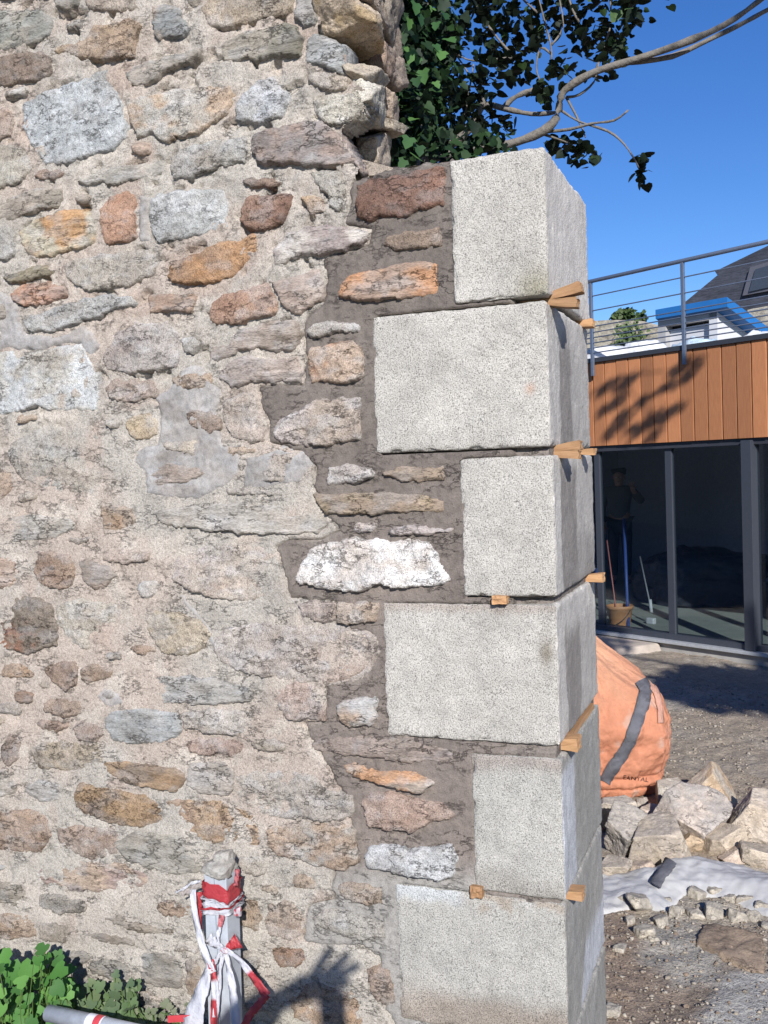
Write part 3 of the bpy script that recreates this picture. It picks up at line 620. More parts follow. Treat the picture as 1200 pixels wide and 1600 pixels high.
# ------------------------------------------------------------------ granite quoins
pier = empty('granite_quoins', (-.15, .32, -.62), 'column of big pale dressed granite blocks forming the corner of the opening', 'stone quoins')
PO = np.array(pier.location)
def stains(V, k):
    """wet mortar stains and dried laitance on the reveal and along the joints; reveal lightened against weak sidelight"""
    x, y, z = V[:, 0], V[:, 1], V[:, 2]
    zt, zb, w = QUOINS[k]
    base = np.tile(A(194,188,177), (len(V), 1)); 
    if k >= 4: base = np.tile(A(186,182,172), (len(V), 1))
    n1 = fbm(V*6+3, 4); n2 = fbm(V*22+5, 3); n3 = fbm(V*np.array([3, 30, 2.])+9, 3)
    c = base*(1+.04*n1[:, None])
    side = sst(-.014, -.002, x)*sst(.001, .006, y)                                       # the reveal
    if k == 0:
        c = c+(A(228,219,208)-c)*side[:, None]*.95  # smooth sawn face, painted lighter still to make up for weak sidelight
    if k in (1, 2, 3):
        e0 = [0, .15, .10, .13][k]+.035*n1+.012*n3; e1 = [0, .32, .33, .34][k]+.03*n1
        top = sst(zt-.02, zt-.14, z+.05*n1) if k != 2 else sst(zt-.0, zt-.05, z)
        wet = side*sst(e0-.006, e0+.008, y)*top
        full = wet*(1-.55*sst(e1-.01, e1+.02, y))
        if k == 2: full = np.maximum(full, wet*.85*sst(zt-.12, zt-.3, z))
        c = c+(A(152,143,136)-c)*(full*.85)[:, None]
        c = c+(A(220,212,202)-c)*(side*(1-full)*.75)[:, None]  # pale laitance, lightened and warmed further against the dim bluish sidelight
    if k in (4, 5, 6):
        c = c+(A(168,163,154)-c)*(side*.88)[:, None]
        if k == 4: lat = side*sst(.185+.02*n3, .17+.02*n3, y)*sst(zt-.02, zt-.06, z)
        elif k == 5: lat = side*sst(.05, .07, (y-.22)-(z-.06)*.55+.02*n3)*sst(.10, .02, z)
        else: lat = side*0
        c = c+(A(208,210,214)-c)*(lat*.9)[:, None]
        streak = side*sst(.30, .5, n3)*.4; c = c+(A(178,178,174)-c)*streak[:, None]
    fr_ = sst(.006, .001, y)
    if k == 5:
        d = fr_*sst(.06, -.06, z+.04*n1); c = c+(A(150,132,114)-c)*(d*.75)[:, None]
        d = fr_*sst(zt-.055, zt-.02, z+.015*n2)*sst(-.26, -.31, x); c = c+(A(196,198,196)-c)*d[:, None]
        d = fr_*sst(zt-.06, zt-.02, z+.02*n1)*sst(-.34, -.2, x)*sst(-.1, .4, n2); c = c+(A(160,138,112)-c)*(d*.6)[:, None]
    if k == 4:
        d = fr_*sst(zt-.06, zt-.015, z+.02*n1)*.6; c = c+(A(150,132,120)-c)*d[:, None]
        d = fr_*sst(zb+.09, zb, z+.03*n1)*.55; c = c+(A(150,142,130)-c)*d[:, None]
    if k == 3:
        d = fr_*sst(zt-.035, zt-.01, z+.01*n2)*.6; c = c+(A(164,146,132)-c)*d[:, None]
        d = fr_*np.exp(-((x+.03)/.02)**2-((z-(zt-.13))/.04)**2); c = c+(A(120,108,88)-c)*(d*.8)[:, None]
    if k == 0:
        d = fr_*np.exp(-((x+.03)/.05)**2-((z-zb-.02)/.05)**2); c = c+(A(150,142,108)-c)*(d*.7)[:, None]
    if k == 1:
        d = fr_*np.exp(-((x+.05)/.012)**2-((z-zt+.23)/.014)**2); c = c+(A(190,140,105)-c)*(d*.7)[:, None]
    return np.clip(c, .02, .95), 1-side*(.85 if k == 0 else .45)
def hammered(me, a):
    t = me.attributes.new('hammered', 'FLOAT', 'POINT'); t.data.foreach_set('value', a.astype(np.float32)); return me
def quoin(k):
    zt, zb, w = QUOINS[k]; x0, x1, y0, y1 = -w, 0.0, 0.0, DEPTH
    if k == 0: x0, x1, y0 = -w, .002, -.006
    lo_, hi_ = np.array([x0, y0, zb]), np.array([x1, y1, zt]); s = .010
    V = []; F = []; idx = {}
    def axis(a, b):
        n_ = max(2, int(round((b-a)/s))); t = np.linspace(a, b, n_+1); e = .003
        return np.unique(np.concatenate([t, [a+e, a+.006, b-e, b-.006]]))
    ax = [axis(lo_[i], hi_[i]) for i in range(3)]
    def vid(p):
        key = tuple(np.round(p, 5))
        if key not in idx: idx[key] = len(V); V.append(p)
        return idx[key]
    for d in range(3):
        a, b = [i for i in range(3) if i != d]
        for side_ in (0, 1):
            A_, B_ = ax[a], ax[b]
            ids = np.empty((len(A_), len(B_)), int)
            for i, va in enumerate(A_):
                for j, vb in enumerate(B_):
                    p = [0, 0, 0]; p[d] = (lo_, hi_)[side_][d]; p[a] = va; p[b] = vb; ids[i, j] = vid(p)
            for i in range(len(A_)-1):
                for j in range(len(B_)-1):
                    f = [ids[i, j], ids[i+1, j], ids[i+1, j+1], ids[i, j+1]]
                    fl = side_ == 1
                    if d == 1: fl = not fl
                    F.append(f if fl else f[::-1])
    V = np.array(V, float); W0 = V.copy()
    R = .009+.005*fbm(V*9+k*7, 2)
    inner = np.minimum(np.maximum(V, lo_+R[:, None]), hi_-R[:, None]); dv = V-inner; ln = np.linalg.norm(dv, axis=1)
    nr = np.where(ln[:, None] > 1e-6, dv/np.maximum(ln, 1e-6)[:, None], 0)
    V = inner+nr*np.minimum(ln, R)[:, None]
    amp = .0022*fbm(W0*14+k*3, 4)+.0016*fbm(W0*70+k, 2); edge_ = (np.count_nonzero(np.abs(nr) > .2, axis=1) > 1)
    chip = np.where(edge_, -.006*sst(.18, .5, fbm(W0*26+k*5, 3)), 0)
    V = V+nr*(amp+chip)[:, None]
    V[:, 0] += (.004, -.002, .003, 0, .002, 0, 0)[k]
    return put('quoin_block', hammered(new_mesh('quoin_block', V-PO, np.array(F), True, stains(W0, k)[0]), stains(W0, k)[1]), M_quoin, pier)
qlab = ['topmost narrow granite block, clean and pale', 'wide granite block under the topmost one', 'narrow granite block with a dark wet stain on its side',
        'wide granite block in the middle of the column', 'narrow granite block with grey smears on its side', 'lowest wide granite block with brown dirt along its foot', None]
for k in range(7):
    o = quoin(k)
    if qlab[k]: o['label'] = qlab[k]
# mortar in the bed joints, set back; the top joint is still open
jm = []
for k in range(6):
    zb = QUOINS[k][1]; zt2 = QUOINS[k+1][0]; w = min(QUOINS[k][2], QUOINS[k+1][2])+.02
    yin = (.10, .030, .035, .012, .010, .008)[k]
    hm = zb-zt2
    nx = 60; xs = np.linspace(-w, -.012-(.05 if k == 0 else .0), nx); V = []; F = []
    dys = .008*fbm(np.stack([xs*9, np.full(nx, k*3.3), np.zeros(nx)], 1), 3)
    for x, dy in zip(xs, dys):
        V += [(x, yin+dy, zt2-.02), (x, yin+dy-.004, zt2+hm*.35), (x, yin+dy+.006, zb+.004), (x, DEPTH-.02, zb+.004), (x, DEPTH-.02, zt2-.02)]
    for i in range(nx-1):
        for j in range(5): F.append((i*5+j, (i+1)*5+j, (i+1)*5+(j+1) % 5, i*5+(j+1) % 5))
    F.append(tuple(range(5))[::-1]); F.append(tuple((nx-1)*5+j for j in range(5)))
    V = np.array(V)-PO
    put('joint_mortar', new_mesh('joint_mortar', V, F, False, np.tile(A(140,128,118), (len(V), 1))), M_fresh, pier)

# ------------------------------------------------------------------ wooden wedges in the joints
def wood_material(name, c1, c2, ax=(1, 18, 18)):
    m, n, l, p = mat_new(name); tc = n.new('ShaderNodeTexCoord'); mp = n.new('ShaderNodeMapping'); mp.inputs['Scale'].default_value = ax
    l.new(tc.outputs['Object'], mp.inputs['Vector']); f = noise(n, l, mp.outputs['Vector'], 12, 5, .6)
    oi = n.new('ShaderNodeObjectInfo')
    c = mixc(n, l, 'MIX', f, tuple(c1)+(1,), tuple(c2)+(1,))
    c = mixc(n, l, 'MULTIPLY', 1.0, c, ramp(n, l, oi.outputs['Random'], [(0, .68), (1, 1.2)]))
    l.new(c, p.inputs['Base Color']); p.inputs['Roughness'].default_value = .75; l.new(bump(n, l, f, .002), p.inputs['Normal']); return m
M_wedge = wood_material('sawn_pine', A(212,164,104), A(176,116,62))
def wedge(y, z, length, wd, thick, out, tilt, label, front=None, yaw=0.0):
    """tapered wedge: thin end inside the joint, thick end standing out of the face"""
    L0, L1 = -(length-out), out
    t0 = thick*.3
    pts = [(L0, -wd/2, -t0/2), (L1, -wd/2, -thick/2), (L1, wd/2, -thick/2*.96), (L0, wd/2, -t0/2), (L0, -wd/2, t0/2), (L1*.97, -wd/2, thick/2), (L1*.99, wd/2, thick/2*.9), (L0, wd/2, t0/2)]
    b = MB().hexa(pts); o = b.build('wooden_wedge', M_wedge, None)
    bm = bmesh.new(); bm.from_mesh(o.data); bmesh.ops.subdivide_edges(bm, edges=bm.edges, cuts=5, use_grid_fill=True)
    sd_ = abs(hash(label)) % 97 if False else len(label)*1.37+y*9+z*5
    co = np.array([v.co[:] for v in bm.verts]); q = co*np.array([20, 60, 60.])+np.array([sd_, 0, 0])
    dz_, dy_ = .0022*fbm(q, 3), .003*fbm(q+9, 2); dx_ = np.where(co[:, 0] > L1*.8, .005*fbm(np.stack([np.full(len(co), sd_), co[:, 1]*90, co[:, 2]*90], 1), 3), 0)
    for v, ax_, ay_, az_ in zip(bm.verts, dx_, dy_, dz_): v.co += Vector((ax_, ay_, az_))
    bm.to_mesh(o.data); bm.free()
    if front is None: o.location = (0.0, y, z); o.rotation_euler = (0, -tilt, yaw)
    else: o.location = (front, 0.0, z); o.rotation_euler = (0, 0, -math.pi/2); o.rotation_euler.rotate_axis('Y', -tilt)
    tag(o, label, 'wedge', 'wooden wedges in the granite joints'); return o
def yj(u, v): return float(at_x(u, v, 0.0)[1])
J = [(QUOINS[k][1]+QUOINS[k+1][0])/2 for k in range(6)]
wedge(.075, J[0]+.012, .15, .05, .030, .085, .22, 'long wooden wedge tilting upwards under the topmost granite block')
wedge(.070, J[0]-.006, .15, .05, .026, .070, -.08, 'wooden wedge lying flat just below the upward tilted wedge')
wedge(.56, J[0]-.002, .12, .055, .026, .032, .02, 'short wooden wedge at the far end of the topmost joint')
wedge(.12, J[1]+.008, .14, .05, .026, .060, .10, 'upper wedge of the stacked pair in the second joint from the top')
wedge(.115, J[1]-.010, .14, .05, .024, .056, -.06, 'lower wedge of the stacked pair in the second joint from the top')
wedge(.44, J[1]-.003, .12, .05, .020, .045, .0, 'short wooden wedge at the far end of the second joint from the top')
wedge(.56, J[2]+.0, .12, .05, .028, .042, .03, 'wooden wedge standing out at the far end of the third joint from the top')
wedge(0, J[2]+.004, .10, .04, .024, .022, .0, 'small wedge stub in the front of the third joint from the top', front=-.15)
wedge(.10, J[3]+.004, .12, .06, .040, .034, .0, 'wooden wedge near the corner in the fourth joint from the top')
wedge(.34, J[3]+.003, .10, .40, .018, .003, .0, 'long flat wooden shim lying along the fourth joint from the top')
wedge(.07, J[4]+.003, .12, .05, .028, .040, .0, 'wooden wedge near the corner in the lowest visible joint')
wedge(0, J[4]+.006, .10, .035, .034, .016, .0, 'stubby wedge end in the front of the lowest visible joint', front=-.245)

# ------------------------------------------------------------------ ground
GZ = -0.45
def ground_h(x, y):
    f = sst(.55, -.35, y)                                               # the side the photographer stands on lies higher
    h = GZ+f*.15
    h = h+.10*np.exp(-((y+.02)/.13)**2)*sst(-.5, -1.0, x)              # earth banked against the wall foot
    p = np.stack([x, y, np.zeros_like(x)], 1)
    d = np.hypot(x, y-2); k = sst(30, 6, d)
    return h+k*(.022*fbm(p*1.3, 4)+.014*fbm(p*7, 3)+.010*fbm(p*22, 3))
def axis_nu(lo, hi, a, b, s, g=1.22):
    v = list(np.arange(a, b+1e-6, s)); t = s
    x = a
    left = []
    while x > lo: t *= g; x -= t; left.append(x)
    t = s; x = b; right = []
    while x < hi: t *= g; x += t; right.append(x)
    return np.array(left[::-1]+v+right)
gx = axis_nu(-150, 150, -2.2, 2.0, .028); gy = axis_nu(-120, 220, -.9, 8.2, .03)
X, Y = np.meshgrid(gx, gy); P2 = np.stack([X.ravel(), Y.ravel()], 1)
gh = ground_h(P2[:, 0], P2[:, 1])
def gpoly(px, z=GZ): return np.array([[q[0], q[1]] for q in (at_z(u, v, z) for u, v in px)])
p3 = np.stack([P2[:, 0], P2[:, 1], np.zeros(len(P2))], 1)
n1 = fbm(p3*1.1+4, 4); n2 = fbm(p3*6+8, 4); n3 = fbm(p3*20+2, 3)
gc = A(178,160,138)*(1+.12*n1[:, None])
k = sst(-.1, .35, n1+.4*n2)[:, None]; gc = gc*(1-k)+A(192,182,166)*k
def zone(px, col, soft, amt, wob=.05):
    global gc
    pl = gpoly(px); b0 = pl.min(0)-.5; b1 = pl.max(0)+.5; m = ((P2 > b0) & (P2 < b1)).all(1)
    sd = sdist(P2[m], pl)+wob*n2[m]; w = (sst(-soft, soft, sd)*amt)[:, None]; gc[m] = gc[m]*(1-w)+A(*col)*w*(1+.12*n3[m][:, None])
zone([(930,1430),(985,1420),(1040,1480),(1060,1530),(1140,1610),(900,1640)], (164,140,118), .06, .85)
zone([(1050,1520),(1120,1540),(1160,1610),(1020,1640),(960,1640),(1000,1560)], (152,134,116), .05, .75)
zone([(1000,1440),(1090,1440),(1120,1490),(1120,1540),(1060,1540),(1010,1500)], (182,175,162), .05, .9)
zone([(1120,1535),(1220,1510),(1260,1620),(1120,1640),(1100,1590)], (184,180,172), .04, .95)
zone([(1000,1395),(1210,1400),(1230,1450),(1080,1450),(990,1440)], (190,178,158), .05, .8)
zone([(1030,1120),(1220,1140),(1250,1230),(1150,1260),(1040,1200)], (176,160,138), .12, .7, .15)
zone([(1000,1030),(1300,1040),(1300,1130),(1020,1110)], (168,156,140), .2, .6, .1)
sp_ = sst(.42, .5, fbm(p3*11+30, 2)); pl = gpoly([(1140,1545),(1220,1520),(1260,1620),(1140,1640)]); w = (sst(-.02, .03, sdist(P2, pl))*sp_*.55)[:, None]; gc = gc*(1-w)+A(128,124,112)*w
far = sst(12, 40, np.hypot(P2[:, 0], P2[:, 1]-2))[:, None]; gc = gc*(1-far)+np.array([.10, .12, .05])*far
ni = np.arange(len(P2)).reshape(len(gy), len(gx))
Qg = np.stack([ni[:-1, :-1].ravel(), ni[:-1, 1:].ravel(), ni[1:, 1:].ravel(), ni[1:, :-1].ravel()], 1)
ground = put('ground', new_mesh('ground', np.stack([P2[:, 0], P2[:, 1], gh], 1), Qg, True, np.clip(gc, .01, .9)), M_earth, None, kind='structure')
def gz(x, y): return float(ground_h(np.array([x]), np.array([y]))[0])

# gravel and crumbs, far too many to count
def scatter_pebbles(name, n_, region, smin, smax, cols, seed, label, cat='gravel'):
    D, F = ico(1); r_ = np.random.RandomState(seed); V = []; Fs = []; C = []; off = 0
    pl = gpoly(region); b0, b1 = pl.min(0), pl.max(0)
    pts = np.stack([r_.uniform(b0[0], b1[0], n_*6), r_.uniform(b0[1], b1[1], n_*6)], 1); pts = pts[sdist(pts, pl) > 0][:n_]
    hs = ground_h(pts[:, 0], pts[:, 1])
    for (x, y), z in zip(pts, hs):
        s = smin*(smax/smin)**(r_.uniform()**2.2); sc = s*r_.uniform(.6, 1.2, 3)*np.array([1, 1, .7])
        q = D*(1+.25*r_.normal(size=len(D)))[:, None]*sc; a = r_.uniform(0, 6.28)
        q = np.stack([q[:, 0]*math.cos(a)-q[:, 1]*math.sin(a), q[:, 0]*math.sin(a)+q[:, 1]*math.cos(a), q[:, 2]], 1)+np.array([x, y, z+s*.25])
        V.append(q); Fs.append(F+off); off += len(D); C.append(np.tile(A(*cols[r_.randint(len(cols))])*r_.uniform(.85, 1.1), (len(D), 1)))
    o = put(name, new_mesh(name, np.vstack(V), np.vstack(Fs), False, np.vstack(C)), M_rock); tag(o, label, cat, kind='stuff'); return o
cols = [(196,184,164),(180,166,146),(170,156,138),(204,194,178),(160,144,124)]
gcols = [(176,162,142),(164,150,132),(186,174,156)]
scatter_pebbles('gravel', 2200, [(935,1040),(1260,1080),(1260,1260),(935,1240)], .004, .015, gcols, 1, 'loose gravel strewn over the earth before the glazed building')
scatter_pebbles('rubble_crumbs', 2400, [(940,1380),(1240,1390),(1240,1620),(940,1620)], .002, .011, [(178,164,144),(160,144,126),(150,128,108),(186,174,156)], 2, 'small crumbs of mortar and stone on the brown earth', 'rubble')

# ------------------------------------------------------------------ rubble stones behind the wall
def ground_rock(u, vb, wpx, hpx, seed, label, c1=(206,188,166), c2=(188,172,152), dfac=.9, rot=None, sub=6, planes=4, rough=.55, sink=.02, name='rubble_stone', group='broken stones lying behind the wall', sinkz=0):
    b = at_z(u, vb, GZ); dist = float(np.dot(b-CAM, CF)); w = wpx*dist/FPX; h_ = hpx*dist/FPX*.92
    away = np.array([b[0]-CAM[0], b[1]-CAM[1]]); away /= np.linalg.norm(away)
    c = b[:2]+away*w*.35
    rt = rot if rot is not None else (0, 0, (seed*1.7) % 6.28)
    o = rock(name, (c[0], c[1], GZ+h_*.5-sink), (w, w*dfac, h_*1.02), seed, M_rock, None, rt, smooth=False, sub=sub, planes=planes, rough=rough, c1=c1, c2=c2)
    tag(o, label, 'stone', group); return o
RT = (0.0, 0.0, -.3)
ground_rock(1048,1264,52,52,51,'pale grey broken stone leaning beside the foot of the orange sack',(204,194,178),(190,178,160),rot=(.2,.25,.5))
ground_rock(1112,1272,66,72,52,'tan and ochre pointed stone standing behind the big slab stone',(198,168,132),(206,190,168),rot=(.15,-.5,.2))
ground_rock(1082,1324,100,84,53,'big grey slab stone with flat top in the middle of the rubble',(208,190,172),(192,180,168),rot=(.25,.12,-.4),rough=.7)
ground_rock(1184,1328,92,92,54,'large pale beige stone at the right edge of the photo',(214,196,174),(204,184,160),rot=(.15,.45,.2),rough=.7)
ground_rock(1130,1340,68,50,55,'beige block between the large right stone and the white sack',(206,186,160),(196,176,150),rot=(.2,-.2,.9))
ground_rock(1081,1333,36,36,56,'small ochre stone wedged beneath the big slab stone',(204,176,140),(190,164,132),rot=(.1,.2,.3))
ground_rock(962,1300,52,62,57,'pale rounded stone under the corner of the orange sack',(212,198,178),(200,186,168),rot=(0,.2,.2))
ground_rock(978,1342,72,82,58,'grey layered stone leaning against the granite column',(190,178,164),(176,166,154),rot=(.2,.5,-.2),rough=1.4)
ground_rock(1032,1354,98,72,59,'wide dusty stone just above the strap of the white sack',(196,180,162),(208,190,164),rot=(.3,-.1,.1))
ground_rock(962,1370,54,30,60,'low flat stone at the left end of the white sack',(204,188,166),(190,174,154))
ground_rock(1190,1358,64,40,61,'low beige stone below the large right stone',(206,188,164),(196,178,154))
ground_rock(1003,1262,20,20,62,'fist sized stone below the lettering of the orange sack',(200,190,174),(190,176,160),sub=4)
ground_rock(1146,1502,130,19,63,'flat brown slab lying half buried in the foreground',(168,144,118),(154,132,110),dfac=.8,rot=(.05,.02,-.5),rough=.9,planes=8,sub=5)
for u, vb, w, h_, sd, lb in [(1020,1300,46,40,64,'small beige stone between the sack foot and the big slab stone'),(1158,1290,44,34,65,'beige stone peeping out behind the large right stone'),(1052,1300,34,30,66,'little pinkish stone on the shaded gap beside the slab stone'),
                            (1205,1300,60,70,67,'pale stone cut off by the right edge of the photo'),(1150,1352,40,26,68,'small wedge shaped stone above the white sack'),(1005,1368,40,24,69,'low crumbling stone left of the sack strap')]:
    ground_rock(u, vb, w, h_, sd, lb, (210,188,166), (196,172,150), rot=(.2, .2, sd*.7))
LUMPS = [(1090,1404,26),(1116,1400,26),(1142,1410,22),(1166,1412,26),(1192,1424,26),(1086,1436,26),(1118,1436,36),(1152,1444,32),(1000,1424,40),(1006,1466,30),(1032,1446,26),(1078,1456,16),(1178,1440,26),(1058,1432,26),(1200,1455,22),(975,1412,26),(968,1490,24),(958,1590,30),(1040,1410,18),(985,1442,20),(1022,1470,18),(1100,1420,18),(1130,1424,16)]
ORD = ['leftmost', 'second from the left', 'third from the left', 'fourth from the left', 'fifth from the left', 'sixth from the left', 'seventh from the left', 'eighth from the left', 'ninth from the left', 'tenth from the left', 'eleventh from the left', 'twelfth from the left', 'thirteenth from the left']
rowa = sorted([q for q in LUMPS if q[1] <= 1426]); rowb = sorted([q for q in LUMPS if 1426 < q[1] < 1480])
for i, q in enumerate(LUMPS):
    u, v, s = q
    if q in rowa: lb = 'grey mortar lump, '+ORD[rowa.index(q)]+' in the row touching the white sack'
    elif q in rowb: lb = 'grey mortar lump, '+ORD[rowb.index(q)]+' in the looser row nearer the viewer'
    elif v < 1550: lb = 'lone pale lump on the brown earth beside the granite column'
    else: lb = 'pale stone chip at the very bottom beside the granite column'
    ground_rock(u, v, s, s*.8, 80+i, lb, (196,184,164), (178,168,152), sub=4, name='mortar_lump', group='mortar lumps in front of the white sack', rough=1.4)

# ------------------------------------------------------------------ orange bulk sack
def fabric(name, base=None, weave=420, rough=.65, trans=0.0, crease=.012):
    m, n, l, p = mat_new(name); tc = n.new('ShaderNodeTexCoord'); v = tc.outputs['Object']
    if base is None:
        at = n.new('ShaderNodeAttribute'); at.attribute_name = 'tone'; c = at.outputs['Color']
    else: rgb = n.new('ShaderNodeRGB'); rgb.outputs[0].default_value = base; c = rgb.outputs[0]
    f = noise(n, l, v, 14, 5, .6); c = mixc(n, l, 'MULTIPLY', 1.0, c, ramp(n, l, f, [(.3, .88), (.7, 1.08)]))
    l.new(c, p.inputs['Base Color']); p.inputs['Roughness'].default_value = rough; p.inputs['Specular IOR Level'].default_value = .3
    w = n.new('ShaderNodeTexWave'); w.inputs['Scale'].default_value = weave; l.new(v, w.inputs['Vector'])
    nr = bump(n, l, w.outputs['Fac'], .0006); nr = bump(n, l, noise(n, l, v, 22, 5, .6), crease, 1.0, nr); l.new(nr, p.inputs['Normal']); return m
M_bag = fabric('woven_sack_fabric'); M_strap = fabric('grey_webbing', A4(112,112,120), 900, .8)
bb = at_z(922, 1228, GZ)
bag = empty('bulk_sack', (bb[0], bb[1]+.1, GZ-.02), 'orange woven bulk sack with grey strap standing behind the granite column', 'sack')
BO = np.array(bag.location)
nz_, na = 150, 260
Vb = []; Cb = []
zz = np.linspace(0, 1, nz_); aa = np.linspace(0, 2*math.pi, na, endpoint=False)
Tz, Ta = np.meshgrid(zz, aa, indexing='ij'); Tz = Tz.ravel(); Ta = Ta.ravel()
sq = 1/(np.abs(np.cos(Ta))**3.2+np.abs(np.sin(Ta))**3.2)**(1/3.2)
prof = np.interp(Tz, [0, .03, .10, .22, .40, .58, .68, .74, .82, .92, .98, 1], [.30, .36, .40, .435, .45, .40, .33, .27, .19, .11, .06, .0])
q3 = np.stack([np.cos(Ta)*2, np.sin(Ta)*2, Tz*3], 1)
rip = .036*fbm(q3*1.2+3, 4)+.030*(.22-np.abs(fbm(np.stack([np.cos(Ta)*4, np.sin(Ta)*4, Tz*2.5], 1)+7, 2)))+.016*(.2-np.abs(fbm(np.stack([np.cos(Ta)*7, np.sin(Ta)*7, Tz*9], 1)+17, 3)))
rip += .028*sst(.55, .95, Tz)*np.sin(Ta*9+3*fbm(q3, 2))*.6
rip += -.016*np.exp(-((Tz-.145)/.012)**2)-.014*np.exp(-((Tz-.075+.01*np.sin(Ta*2))/.010)**2)+.010*np.exp(-((Tz-.11)/.02)**2)
R_ = prof*sq**.8+rip*np.clip(prof*3, 0, 1)
lean = sst(.5, 1.0, Tz)
hz = 1.02*Tz+.03*sst(.6, .75, Tz)*np.cos(Ta*4)
Vb = np.stack([R_*np.cos(Ta+.35)-.13*lean, R_*np.sin(Ta+.35)-.05*lean, hz], 1)
Cb = np.tile(lin((236,160,124))*.74, (len(Vb), 1)); fade = sst(.45, .9, Tz+.12*fbm(q3*1.5, 3))[:, None]
Cb = Cb*(1-fade*.75)+lin((240,186,150))*.76*fade*.75; nb_ = fbm(q3*2.5+11, 4)[:, None]; Cb = Cb*(1+.1*nb_)
wh = sst(.38, .6, fbm(q3*1.7+21, 3))[:, None]*.45; Cb = Cb*(1-wh)+A(238,214,196)*wh
ii = np.arange(nz_*na).reshape(nz_, na); jj = np.roll(ii, -1, 1)
Fb = np.stack([ii[:-1].ravel(), jj[:-1].ravel(), jj[1:].ravel(), ii[1:].ravel()], 1)
sack = put('sack_body', new_mesh('sack_body', Vb, Fb, True, np.clip(Cb, 0, .95)), M_bag, bag)
from mathutils.bvhtree import BVHTree
bvh = BVHTree.FromPolygons([Vector(v+BO) for v in Vb], [tuple(int(i) for i in f) for f in Fb])
def hit(u, v, tree=None):
    d = Vector(ray(u, v)).normalized(); r = (tree or bvh).ray_cast(Vector(CAM), d)
    return (np.array(r[0]), np.array(r[1])) if r[0] is not None else (None, None)
def ribbon_on(pts, wpx, name, mat, parent, lift=.008, thick=.004, tree=None, sub=5):
    pp = []
    for i in range(len(pts)-1):
        for k in range(sub): t = k/sub; pp.append((pts[i][0]*(1-t)+pts[i+1][0]*t, pts[i][1]*(1-t)+pts[i+1][1]*t))
    pp.append(pts[-1]); V = []; F = []; 
    for i, (u, v) in enumerate(pp):
        a = np.array(pp[max(i-1, 0)]); b = np.array(pp[min(i+1, len(pp)-1)]); t = (b-a)/np.linalg.norm(b-a); nn_ = np.array([-t[1], t[0]])*wpx/2
        row = []
        for s in (-1, -.33, .33, 1):
            h_, nr = hit(u+nn_[0]*s, v+nn_[1]*s, tree)
            if h_ is None: row = None; break
            if np.dot(nr, CAM-h_) < 0: nr = -nr
            row.append((h_+nr*lift, h_+nr*(lift+thick)))
        if row: V.append(row)
    n_ = len(V); VV = [p for row in V for pr in row for p in pr]
    for i in range(n_-1):
        for j in range(3):
            a = i*8+j*2; F += [(a+1, a+3, a+11, a+9), (a, a+8, a+10, a+2)]
        F += [(i*8, i*8+1, i*8+9, i*8+8), (i*8+6, i*8+14, i*8+15, i*8+7)]
    me = new_mesh(name, np.array(VV)-parent_world(parent), F, True); return put(name, me, mat, parent)
ribbon_on([(1000,1064),(1008,1078),(1004,1100),(995,1128),(984,1156),(972,1178),(958,1198),(944,1222)], 19, 'strap', M_strap, bag)
ribbon_on([(1012,1066),(1024,1082),(1030,1105),(1031,1130)], 9, 'lifting_loop', M_bag if False else fabric('orange_webbing', A4(236,170,140)), bag)
def text_on(s, u, v, hpx, name, mat, parent, tree, ang=0.0, lift=.004, col=None):
    cu = bpy.data.curves.new(name, 'FONT'); cu.body = s; cu.size = 1.0; cu.align_x = 'CENTER'; cu.align_y = 'CENTER'
    to = bpy.data.objects.new(name, cu); COL.objects.link(to); dg = bpy.context.evaluated_depsgraph_get(); dg.update()
    tm = bpy.data.meshes.new_from_object(to.evaluated_get(dg)); bpy.data.objects.remove(to)
    bm = bmesh.new(); bm.from_mesh(tm); bmesh.ops.subdivide_edges(bm, edges=bm.edges, cuts=1); 
    ca, sa = math.cos(ang), math.sin(ang)
    for vv in bm.verts:
        x, y = vv.co.x*hpx*1.15, -vv.co.y*hpx; px, py = u+x*ca-y*sa, v+x*sa+y*ca
        h_, nr = hit(px, py, tree)
        if h_ is None: h_ = at_y(px, py, BO[1]); nr = -CF
        if np.dot(nr, CAM-h_) < 0: nr = -nr
        vv.co = Vector(h_+nr*lift-parent_world(parent))
    bm.to_mesh(tm); bm.free(); tm.name = name; return put(name, tm, mat, parent)
text_on('EANTAL', 993, 1217, 9.5, 'printed_lettering', plain('dark_print', A(84,52,44)), bag, bvh, ang=.13)

# ------------------------------------------------------------------ white sack lying flat
wp = gpoly([(930,1356),(980,1356),(1012,1352),(1046,1336),(1100,1336),(1150,1342),(1200,1358),(1260,1378),(1280,1430),(1200,1424),(1160,1406),(1112,1392),(1072,1388),(1034,1410),(1000,1406),(960,1414),(925,1418)], GZ+.03)
Pw, Qw = grid(wp.min(0)-.05, wp.max(0)+.05, .009)
pw3 = np.stack([Pw[:, 0], Pw[:, 1], np.zeros(len(Pw))], 1)
sdw = sdist(Pw+np.stack([fbm(pw3*6, 3), fbm(pw3*6+5, 3)], 1)*.025, wp)
hw = ground_h(Pw[:, 0], Pw[:, 1])*.5+GZ*.5+.005+.055*np.sqrt(sst(0, .16, sdw))*(1+.6*fbm(pw3*2.0, 2))+.05*(.22-np.abs(fbm(pw3*np.array([1.8, 4.5, 1.])+9, 1)))*sst(0, .08, sdw)+.012*(.2-np.abs(fbm(pw3*np.array([5, 9, 1.])+3, 2)))*sst(0, .05, sdw)+.0012*fbm(pw3*26, 2)-.05*sst(.006, -.02, sdw)
